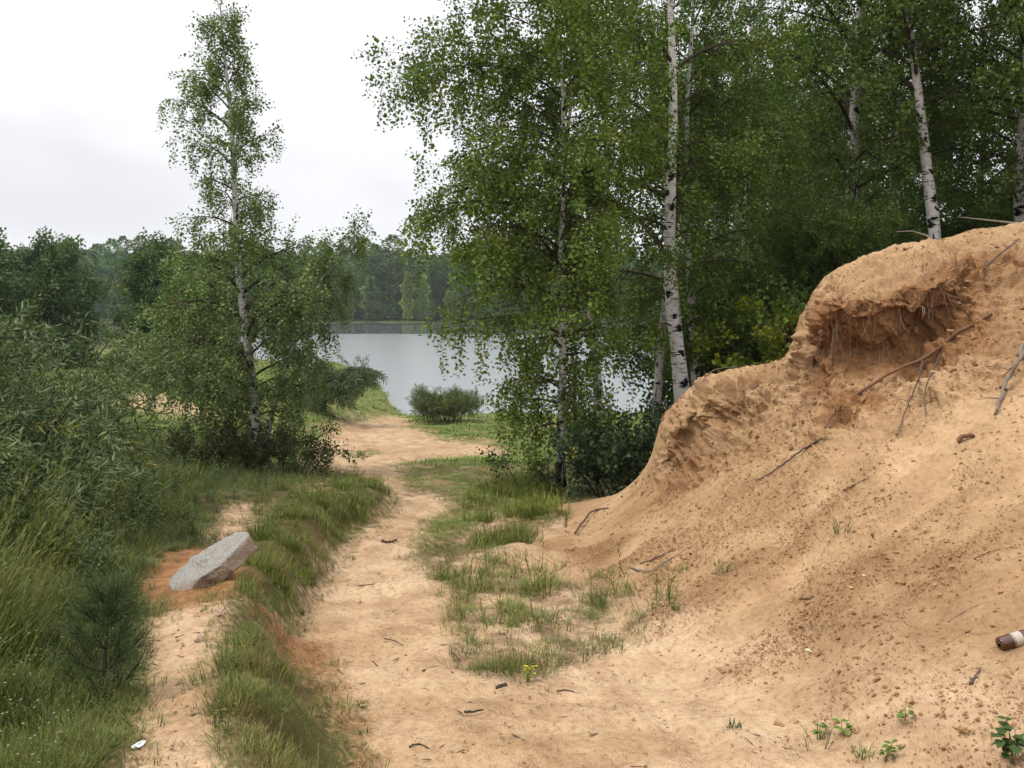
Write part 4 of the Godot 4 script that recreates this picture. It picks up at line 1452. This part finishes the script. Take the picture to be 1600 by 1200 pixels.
func stick(called: String, label: String, category: String, group: String, pts: Array, r0: float, r1: float, col: Color, bank: bool, forks := 0, sd := 1) -> Node3D:
	# a root or twig lying along the given photograph pixels on the ground; a third number lifts that point
	rng.seed = sd
	var world := PackedVector3Array()
	for p in pts:
		var s := spot(p[0], p[1], bank)
		world.append(s[0] + s[1] * (float(p[2]) if p.size() > 2 else r0 * 0.5))
	var at := world[0]
	var fine := PackedVector3Array()
	var rad := PackedFloat32Array()
	var n := (world.size() - 1) * 5
	for i in n + 1:
		var t := float(i) / n
		var q := along(world, t) - at
		if i > 0 and i < n:
			q += rv() * r0 * 0.45
		fine.append(q)
		rad.append(lerpf(r0, r1, t) * rng.randf_range(0.82, 1.18))
	fine.insert(0, fine[0] + (fine[0] - fine[1]) * 0.03)
	rad.insert(0, 0.0005)
	fine.append(fine[-1] + (fine[-1] - fine[-2]) * 0.05)
	rad.append(0.0005)
	var mb := MB.new()
	mb.tube(fine, rad, 7, col)
	for f in forks:
		var k := rng.randi_range(2, fine.size() - 3)
		var dir := ((fine[k + 1] - fine[k]).normalized() + rv() * 0.9).normalized()
		dir.y = absf(dir.y) * 0.35
		var L := rng.randf_range(0.06, 0.22)
		mb.tube(PackedVector3Array([fine[k], fine[k] + dir * L * 0.5, fine[k] + dir * L + Vector3(0, -0.02, 0)]), PackedFloat32Array([rad[k] * 0.6, rad[k] * 0.4, 0.001]), 5, col)
	var o := obj(called, mb.commit(), M.wood)
	o.position = at
	tag(o, label, category, group)
	return o

func make_roots() -> void:
	var dk := Color(0.11, 0.08, 0.06)
	var gy := Color(0.24, 0.2, 0.16)
	var red := Color(0.22, 0.115, 0.06)
	var g := "roots laid bare in the sand bank"
	stick("exposed_root", "longest dark root running diagonally down the bank below the overhang", "root", g, [[1548, 492, 0.03], [1500, 520, 0.02], [1455, 553, 0.03], [1400, 585, 0.03], [1345, 612, 0.02], [1310, 638, 0.02], [1290, 668, 0.01]], 0.017, 0.008, red, true, 3, 1)
	stick("exposed_root", "thin dark root low on the bank ending left of the bank's middle", "root", g, [[1285, 685], [1262, 698], [1230, 722], [1205, 738], [1180, 752]], 0.009, 0.004, dk, true, 1, 2)
	stick("exposed_root", "forked root dropping from the diagonal root", "root", g, [[1445, 560, 0.03], [1432, 600, 0.05], [1420, 640, 0.03], [1402, 685, 0.01]], 0.009, 0.004, dk, true, 3, 3)
	stick("exposed_root", "second root dropping beside the forked one", "root", g, [[1472, 556, 0.03], [1455, 610, 0.05], [1448, 652, 0.01]], 0.008, 0.003, dk, true, 2, 4)
	stick("dead_branch", "grey bare branch lying down the bank at the right edge", "branch", "", [[1612, 545, 0.1], [1596, 575, 0.1], [1578, 605, 0.07], [1562, 632, 0.03], [1557, 650, 0.01]], 0.017, 0.008, gy, true, 3, 5)
	stick("exposed_root", "short root sticking out above the right edge branch", "root", g, [[1600, 560, 0.02], [1580, 585, 0.06], [1566, 592, 0.03]], 0.008, 0.003, dk, true, 1, 6)
	stick("exposed_root", "stubby root lying on the bank below the right edge branch", "root", g, [[1498, 692, 0.02], [1510, 687, 0.03], [1522, 684, 0.01]], 0.018, 0.012, red, true, 0, 7)
	stick("twig", "dark straight twig alone on the smooth sand of the bank", "twig", "twigs on the sand bank", [[1318, 767], [1335, 758], [1352, 748]], 0.006, 0.003, dk, true, 0, 8)
	stick("twig", "thin bent twig near the right edge of the bank", "twig", "twigs on the sand bank", [[1524, 873], [1545, 862], [1584, 854]], 0.005, 0.002, dk, true, 1, 9)
	stick("twig", "long thin twig above the bottle", "twig", "twigs on the sand bank", [[1482, 972], [1505, 958], [1530, 945]], 0.004, 0.002, gy, true, 0, 10)
	stick("twig", "short dark twig in the middle of the lower bank", "twig", "twigs on the sand bank", [[1250, 937], [1262, 935], [1272, 933]], 0.006, 0.004, dk, true, 0, 11)
	stick("twig", "dark curved twig by the seedlings at the bottom", "twig", "twigs on the sand bank", [[1135, 1188], [1152, 1180], [1176, 1184]], 0.007, 0.004, dk, true, 1, 12)
	stick("twig", "stout dark twig below the bottle", "twig", "twigs on the sand bank", [[1517, 1070], [1525, 1058], [1532, 1045]], 0.007, 0.004, dk, true, 0, 13)
	stick("twig", "long forked twig between the grass hollow and the bank", "twig", "twigs on the sand bank", [[1000, 880], [1025, 872], [1045, 862], [1060, 858]], 0.006, 0.003, dk, true, 3, 14)
	stick("fallen_branch", "thin grey branch lying along the foot of the bank", "branch", "", [[985, 885], [1010, 893], [1050, 872], [1085, 852]], 0.008, 0.003, gy, true, 3, 15)
	stick("exposed_root", "low root at the grassy tip of the bank", "root", g, [[895, 818, 0.02], [925, 803, 0.03], [950, 794, 0.01]], 0.011, 0.005, dk, true, 2, 16)
	stick("twig", "thin twig arching over the step of the bank", "twig", "twigs on the sand bank", [[1096, 595, 0.03], [1120, 585, 0.06], [1148, 577, 0.04]], 0.006, 0.003, gy, true, 0, 17)
	stick("twig", "thin twig on the shoulder of the step", "twig", "twigs on the sand bank", [[1160, 612, 0.01], [1175, 606, 0.02], [1186, 602, 0.01]], 0.006, 0.003, dk, true, 0, 18)
	stick("exposed_root", "thin root curving over the rounded top right of the overhang", "root", g, [[1542, 408, 0.01], [1565, 392, 0.03], [1592, 375, 0.01]], 0.011, 0.005, dk, true, 2, 19)
	# branches standing out against the dark wood on the crest
	for b in [["dead_branch", "pale arched dead branch on the crest left of the ringed birch", [[1465, 384, 0.0], [1448, 368, 0.2], [1425, 361, 0.2], [1400, 362, 0.2]], 0.014], ["dead_branch", "long pale dead branch sticking out left over the crest at the right edge", [[1615, 352, 0.1], [1570, 347, 0.12], [1535, 343, 0.15], [1498, 339, 0.2]], 0.016]]:
		var c0 := P(b[2][0][0], b[2][0][1], 10.0)
		var pts := PackedVector3Array()
		var rad := PackedFloat32Array()
		for i in b[2].size():
			pts.append(P(b[2][i][0], b[2][i][1], 10.0 + b[2][i][2]) - c0)
			rad.append(float(b[3]) * (1.0 - 0.25 * i))
		var mb := MB.new()
		mb.tube(pts, rad, 6, Color(0.3, 0.26, 0.22))
		var o := obj(b[0], mb.commit(), M.wood)
		o.position = c0
		tag(o, b[1], "branch")
	# rootlets hanging from the lip into the hollow
	rng.seed = 720
	var hairs := MB.new()
	for i in bank_p.size():
		var uv := bank_uv[i]
		if uv.x < 7.6 or uv.x > 14.5 or uv.y < 4.2 or uv.y > 7.6:
			continue
		var dens := 0.008 if uv.y > 5.6 and uv.x < 12.5 else 0.003
		if rng.randf() > dens:
			continue
		var p := bank_p[i]
		var L := rng.randf_range(0.08, 0.42) if uv.y > 5.6 else rng.randf_range(0.05, 0.2)
		var out := bank_n[i] * rng.randf_range(0.02, 0.07)
		var sway := Vector3(rng.randf_range(-0.08, 0.08), 0, rng.randf_range(-0.04, 0.04))
		var pts := PackedVector3Array([p - bank_n[i] * 0.02, p + out + Vector3(0, -L * 0.3, 0), p + out * 1.3 + sway * 0.5 + Vector3(0, -L * 0.7, 0), p + out * 1.2 + sway + Vector3(0, -L, 0)])
		var r := rng.randf_range(0.001, 0.0032)
		hairs.tube(pts, PackedFloat32Array([r, r, r * 0.7, r * 0.3]), 4, Color(0.16, 0.10, 0.07).lerp(Color(0.32, 0.24, 0.18), rng.randf()))
	var h := obj("hanging_rootlets", hairs.commit(), M.twig)
	tag(h, "fine hair roots hanging from the overhang of the bank", "roots", "", "stuff")

func make_rock() -> void:
	# a slab cut by planes: a long flat top, a slanting broken front
	var planes := [[Vector3(0, 1, 0.05), 0.05], [Vector3(0.05, -1, 0.2), 0.09], [Vector3(0.75, 0.0, 0.9), 0.17], [Vector3(1, 0.15, -0.35), 0.275], [Vector3(-1, 0.5, 0.35), 0.25], [Vector3(-0.7, 0.1, -0.8), 0.19], [Vector3(0.1, -0.3, 1), 0.15], [Vector3(0, 0.2, -1), 0.16], [Vector3(0.5, -0.6, 0.75), 0.19], [Vector3(-0.75, -0.5, 0.7), 0.22], [Vector3(0.15, -0.75, 0.65), 0.15], [Vector3(-0.3, 0.8, 0.5), 0.14], [Vector3(0.6, 0.9, 0.2), 0.2]]
	var f := FastNoiseLite.new()
	f.seed = 33
	f.frequency = 5.0
	f.fractal_octaves = 4
	var mb := MB.new()
	var rows := 60
	var cols := 96
	for j in rows + 1:
		var th := PI * j / rows
		for i in cols + 1:
			var ph := TAU * (i % cols) / cols
			var dir := Vector3(sin(th) * cos(ph), cos(th), sin(th) * sin(ph))
			var r := 9.0
			var q := dir * Vector3(1.0, 1.0, 1.0)
			for p in planes:
				var nn: Vector3 = p[0].normalized()
				var k := q.dot(nn)
				if k > 0.001:
					r = minf(r, float(p[1]) / k)
			var pt := q * r
			pt += dir * f.get_noise_3dv(pt * 1.2) * 0.03 + dir * f.get_noise_3dv(pt * 6.0) * 0.006
			var tint := Color(0.54, 0.525, 0.49) if pt.y > 0.03 else Color(0.55, 0.42, 0.32)
			mb.put(pt, tint.lerp(Color(0.4, 0.36, 0.3), clampf(f.get_noise_3dv(pt * 3.0) * 1.4, 0.0, 0.7)))
	mb.n = grid_normals(mb.v, cols + 1, rows + 1)
	for i in mb.n.size():
		if mb.n[i].dot(mb.v[i]) < 0.0:
			mb.n[i] = -mb.n[i]
	for j in rows:
		for i in cols:
			var a := j * (cols + 1) + i
			var b := a + cols + 1
			mb.ix.append_array(PackedInt32Array([a, b, a + 1, a + 1, b, b + 1]))
	var at := G(330, 905)
	var o := obj("boulder", mb.commit(), M.rock)
	var x := Vector3(0.83, 0.46, -0.30).normalized()
	var y := Vector3(-0.40, 0.86, 0.30)
	var z := x.cross(y).normalized()
	o.transform = Transform3D(Basis(x, z.cross(x), z), at + Vector3(0.0, 0.085, 0.0))
	tag(o, "pale grey granite slab lying tilted beside the left footpath", "rock")

func make_bottle() -> void:
	var s := on_bank(1572, 1012)
	var root := thing("glass_bottle", "brown glass bottle with a pale label lying on the bank at the right edge", "bottle", s[0])
	var glass := StandardMaterial3D.new()
	glass.albedo_color = Color(0.26, 0.11, 0.05)
	glass.roughness = 0.12
	glass.metallic_specular = 0.6
	var paper := StandardMaterial3D.new()
	paper.albedo_color = Color(0.66, 0.62, 0.57)
	paper.roughness = 0.7
	var foil := StandardMaterial3D.new()
	foil.albedo_color = Color(0.55, 0.5, 0.42)
	foil.roughness = 0.4
	foil.metallic = 0.5
	var prof := [[0.0, 0.004], [0.022, 0.0], [0.031, 0.004], [0.0335, 0.012], [0.0335, 0.12], [0.033, 0.14], [0.027, 0.165], [0.018, 0.19], [0.0145, 0.205], [0.0135, 0.232], [0.015, 0.234], [0.015, 0.245], [0.011, 0.246]]
	var pts := PackedVector3Array()
	var rad := PackedFloat32Array()
	for p in prof:
		pts.append(Vector3(0, p[1], 0))
		rad.append(maxf(p[0], 0.0004))
	var mb := MB.new()
	for j in pts.size():
		for i in 29:
			var a := -TAU * i / 28.0
			mb.put(Vector3(cos(a) * rad[j], pts[j].y, sin(a) * rad[j]), Color.WHITE)
	grid_faces(mb, 29, pts.size())
	mb.n = grid_normals(mb.v, 29, pts.size())
	for i in mb.n.size():
		if mb.n[i].dot(mb.v[i] * Vector3(1, 0, 1)) < 0.0:
			mb.n[i] = -mb.n[i]
	obj("glass_body", mb.commit(), glass, root)
	for part in [["label_paper", 0.072, 0.112, 0.0339, paper], ["label_band", 0.062, 0.0715, 0.0341, foil]]:
		var st := MB.new()
		st.tube(PackedVector3Array([Vector3(0, part[1], 0), Vector3(0, part[2], 0)]), PackedFloat32Array([part[3], part[3]]), 28, Color.WHITE)
		obj(part[0], st.commit(), part[4], root)
	var y := Vector3(0.93, 0.22, -0.12).normalized()
	var x := y.cross(Vector3(0, 1, 0)).normalized()
	root.transform = Transform3D(Basis(x, y, x.cross(y)), s[0] + s[1] * 0.024 - y * 0.03)

func single_tuft(label: String, px: float, py: float, bank: bool, hgt: float, count: int, col: Color, sd: int) -> void:
	rng.seed = sd
	var s := spot(px, py, bank)
	var m := tuft(count, hgt, 0.004, hgt * 0.35, 0.7, Color(0.85, 0.9, 0.8) * col, col * 1.15)
	var o := obj("grass_tuft", m, M.grass)
	o.position = s[0]
	tag(o, label, "grass tuft", "single tufts on the bare sand")

func plant(called: String, label: String, px: float, py: float, bank: bool, hgt: float, count: int, ll: float, lw: float, c0: Color, c1: Color, sd: int, flowers := Color(0, 0, 0, 0)) -> void:
	rng.seed = sd
	var s := spot(px, py, bank)
	var root := thing(called, label, "plant", s[0])
	var stem := MB.new()
	var tops := PackedVector3Array()
	var n := maxi(1, count / 6)
	for i in n:
		var lean := (Vector3(0, 1, 0) + rv() * 0.45).normalized()
		var top := lean * hgt * rng.randf_range(0.7, 1.1)
		tops.append(top)
		stem.tube(PackedVector3Array([Vector3(0, -0.02, 0), top * 0.5 + rv() * 0.01, top]), PackedFloat32Array([0.003, 0.0022, 0.001]), 5, Color(0.12, 0.12, 0.05))
	obj("stem", stem.commit(), M.twig, root)
	for i in count:
		var top := tops[i % n]
		var t := rng.randf_range(0.3, 1.0)
		var a := i * 2.4 + rng.randf()
		var out := Vector3(cos(a), rng.randf_range(-0.1, 0.5), sin(a)).normalized()
		var mb := MB.new()
		var c := c0.lerp(c1, rng.randf()) * Color(1.35, 1.2, 0.8)
		broad_leaf(mb, out, 0.8 * ll * rng.randf_range(0.7, 1.15), lw * rng.randf_range(0.8, 1.15), c)
		var o := obj("leaf", mb.commit(), M.grass, root)
		o.position = top * t + out * 0.012
	if flowers.a > 0.0:
		for i in 14:
			var mb := MB.new()
			for k in 5:
				var a := TAU * k / 5.0
				mb.leaf(Vector3.ZERO, Vector3(cos(a), 0.35, sin(a)).normalized(), Vector3(0, 1, 0), 0.011, 0.009, flowers)
			var o := obj("flower", mb.commit(), M.grass, root)
			o.position = tops[i % n] * rng.randf_range(0.6, 1.05) + rv() * hgt * 0.3 * Vector3(1, 0.4, 1)

func broad_leaf(mb: MB, dir: Vector3, ln: float, wd: float, col: Color) -> void:
	# an oval blade with a folded midrib and a drooping tip: 2 x 4 strips
	var side := dir.cross(Vector3(0, 1, 0)).normalized()
	var up := side.cross(dir).normalized()
	var n := 5
	for i in n + 1:
		var t := float(i) / n
		var w := wd * 0.5 * pow(sin(PI * clampf(t * 0.94 + 0.04, 0, 1)), 0.75)
		var mid := dir * ln * t - up * ln * 0.28 * t * t
		mb.put(mid + side * w + up * w * 0.3, col)
		mb.put(mid, col * 0.93)
		mb.put(mid - side * w + up * w * 0.3, col)
	for i in n:
		var a := i * 3
		mb.ix.append_array(PackedInt32Array([a, a + 3, a + 1, a + 1, a + 3, a + 4, a + 1, a + 4, a + 2, a + 2, a + 4, a + 5]))

func make_small_things() -> void:
	make_clods()
	make_roots()
	make_rock()
	make_bottle()
	var gr := Color(0.09, 0.135, 0.035)
	var dull := Color(0.095, 0.11, 0.04)
	single_tuft("dull green tuft alone high on the smooth bank", 1315, 830, true, 0.16, 26, dull, 801)
	single_tuft("bright upright tuft on the bank above the hollow", 1131, 892, true, 0.13, 34, gr, 802)
	single_tuft("bright tuft at the bottom edge of the bank", 1045, 1185, true, 0.10, 50, Color(0.13, 0.16, 0.035), 803)
	single_tuft("small tuft left of the bright one at the bottom edge", 985, 1185, true, 0.12, 34, gr, 804)
	single_tuft("dark low tuft above the curved twig", 1145, 1142, true, 0.07, 40, Color(0.06, 0.09, 0.035), 805)
	single_tuft("tuft on the foot of the bank by the grey branch", 1068, 892, true, 0.09, 26, gr, 806)
	single_tuft("tuft at the upper corner of the grassy hollow", 1052, 945, true, 0.10, 30, gr, 807)
	single_tuft("thin tuft among the seedlings at the bottom", 1275, 1165, true, 0.16, 24, dull, 808)
	single_tuft("tuft next to the rounded seedling at the bottom", 1350, 1185, true, 0.10, 34, gr, 809)
	single_tuft("dark green cushion below the grassy hump", 470, 962, false, 0.06, 60, Color(0.045, 0.085, 0.03), 810)
	single_tuft("small tuft on the left edge of the main track", 567, 1105, false, 0.06, 34, gr, 811)
	single_tuft("lower tuft on the left edge of the main track", 570, 1148, false, 0.06, 34, gr, 812)
	single_tuft("round tuft on the open sand before the lake", 563, 712, false, 0.22, 90, gr, 813)
	single_tuft("broad bladed tuft on the grassy hump in front", 425, 1110, false, 0.24, 26, Color(0.12, 0.15, 0.035), 814)
	plant("seedling", "light green seedling with rounded leaves at the bottom of the bank", 1412, 1125, true, 0.09, 8, 0.04, 0.028, Color(0.09, 0.16, 0.04), Color(0.07, 0.13, 0.03), 821)
	plant("seedling", "pale leaved seedling beside the light green one", 1323, 1148, true, 0.07, 8, 0.042, 0.03, Color(0.10, 0.17, 0.045), Color(0.08, 0.14, 0.035), 822)
	plant("seedling", "seedling with two stems left of the pale leaved one", 1283, 1150, true, 0.07, 8, 0.036, 0.026, Color(0.08, 0.15, 0.04), Color(0.06, 0.11, 0.03), 823)
	plant("seedling", "bushy seedling at the bottom edge under the light green one", 1380, 1192, true, 0.09, 16, 0.034, 0.024, Color(0.07, 0.13, 0.03), Color(0.05, 0.1, 0.025), 824)
	plant("leafy_plant", "dark leafy plant in the bottom right corner", 1582, 1195, true, 0.16, 26, 0.055, 0.04, Color(0.045, 0.085, 0.035), Color(0.03, 0.06, 0.025), 825)
	plant("wormwood_plant", "pale silvery wormwood beside the left footpath", 196, 1082, false, 0.13, 36, 0.035, 0.013, Color(0.24, 0.28, 0.2), Color(0.16, 0.2, 0.13), 826)
	plant("flowering_plant", "small plant with yellow flowers at the edge of the main track", 824, 1066, false, 0.10, 26, 0.03, 0.010, Color(0.12, 0.16, 0.035), Color(0.08, 0.12, 0.03), 827, Color(0.6, 0.45, 0.02))
	plant("weed", "leafy weed on the right side of the left footpath", 352, 1150, false, 0.13, 18, 0.032, 0.012, Color(0.09, 0.13, 0.035), Color(0.07, 0.1, 0.03), 828)
	var dk := Color(0.06, 0.045, 0.035)
	stick("twig", "short thick dark twig on the main track by the yellow flowers", "twig", "twigs on the track", [[777, 1078], [783, 1076], [790, 1074]], 0.012, 0.011, dk, false, 0, 831)
	stick("twig", "dark flat twig in the middle of the main track", "twig", "twigs on the track", [[725, 1117], [740, 1115], [756, 1112]], 0.007, 0.004, dk, false, 0, 832)
	stick("twig", "thin reddish twig on the left footpath", "twig", "twigs on the track", [[274, 998], [290, 995], [312, 990]], 0.005, 0.003, Color(0.18, 0.09, 0.05), false, 0, 833)
	stick("twig", "small crossed twigs on the main track", "twig", "twigs on the track", [[732, 1098], [742, 1100], [747, 1103]], 0.004, 0.002, dk, false, 1, 834)
	stick("twig", "dark twigs where the track crosses the rise", "twig", "twigs on the track", [[598, 846], [608, 849], [620, 845]], 0.014, 0.008, dk, false, 2, 835)
	stick("twig", "slim upright leaning twig on the lower main track", "twig", "twigs on the track", [[582, 1036], [590, 1042], [594, 1050]], 0.004, 0.002, dk, false, 0, 836)
	var more := [["twig lying across the track near its bottom edge", [[640, 1168], [655, 1165], [672, 1171]]], ["curved twig at the left of the track below the red edge", [[600, 1000], [616, 1003], [630, 1010]]], ["slanting twig in the middle of the track above the dark ones", [[660, 1052], [676, 1044], [690, 1041]]], ["pair of crossed twigs high on the track", [[560, 918], [574, 916], [584, 914]]], ["short twig near the grassy hollow", [[705, 1020], [712, 1026], [716, 1032]]], ["thin twig right of the yellow flowers", [[870, 1082], [884, 1080], [898, 1084]]], ["thin pale twig at the bottom right of the track", [[800, 1150], [818, 1158], [838, 1160]]], ["bark sliver at the left footpath's bottom", [[300, 1120], [310, 1117], [318, 1119]]]]
	for i in more.size():
		stick("twig", more[i][0], "twig", "twigs on the track", more[i][1], 0.0045, 0.0025, dk.lerp(Color(0.2, 0.14, 0.1), (i % 3) * 0.3), false, 1 if i == 3 else 0, 840 + i)
	for s in [["white_scrap", "crumpled white scrap at the bottom of the left footpath", "litter", 216, 1170, false, 0.035, Color(0.72, 0.74, 0.76)], ["pale_stone", "pale stone on the middle of the lower bank", "stone", 1263, 1016, true, 0.022, Color(0.6, 0.5, 0.38)], ["pale_stone", "white speck of stone near the yellow flowers", "stone", 915, 1050, true, 0.012, Color(0.75, 0.72, 0.68)], ["pale_stone", "small white stone near the bottom of the bank", "stone", 1034, 1114, true, 0.016, Color(0.7, 0.7, 0.7)], ["pale_stone", "yellowish stone high on the smooth bank", "stone", 1350, 897, true, 0.014, Color(0.62, 0.56, 0.4)], ["brown_stone", "flat brown stone on the left footpath below the slab", "stone", 312, 1002, false, 0.05, Color(0.26, 0.17, 0.11)], ["brown_stone", "reddish stone at the right of the footpath's upper end", "stone", 344, 960, false, 0.045, Color(0.28, 0.18, 0.12)], ["white_scrap", "small pale scrap among the dry leaves of the hollow", "litter", 916, 1006, true, 0.018, Color(0.7, 0.68, 0.62)]]:
		rng.seed = int(s[3])
		var w := spot(s[3], s[4], s[5])
		var mesh := lump_mesh(int(s[3]), 0.45)
		var o := obj(s[0], mesh, M.clod)
		var mc := StandardMaterial3D.new()
		mc.albedo_color = (s[7] as Color).linear_to_srgb()
		mc.roughness = 0.85
		o.material_override = mc
		o.transform = Transform3D(Basis(Vector3.UP, s[3] * 0.37).scaled_local(Vector3(1.7, 1.0, 1.0) * s[6]), w[0] + w[1] * s[6] * 0.12)
		tag(o, s[1], s[2])
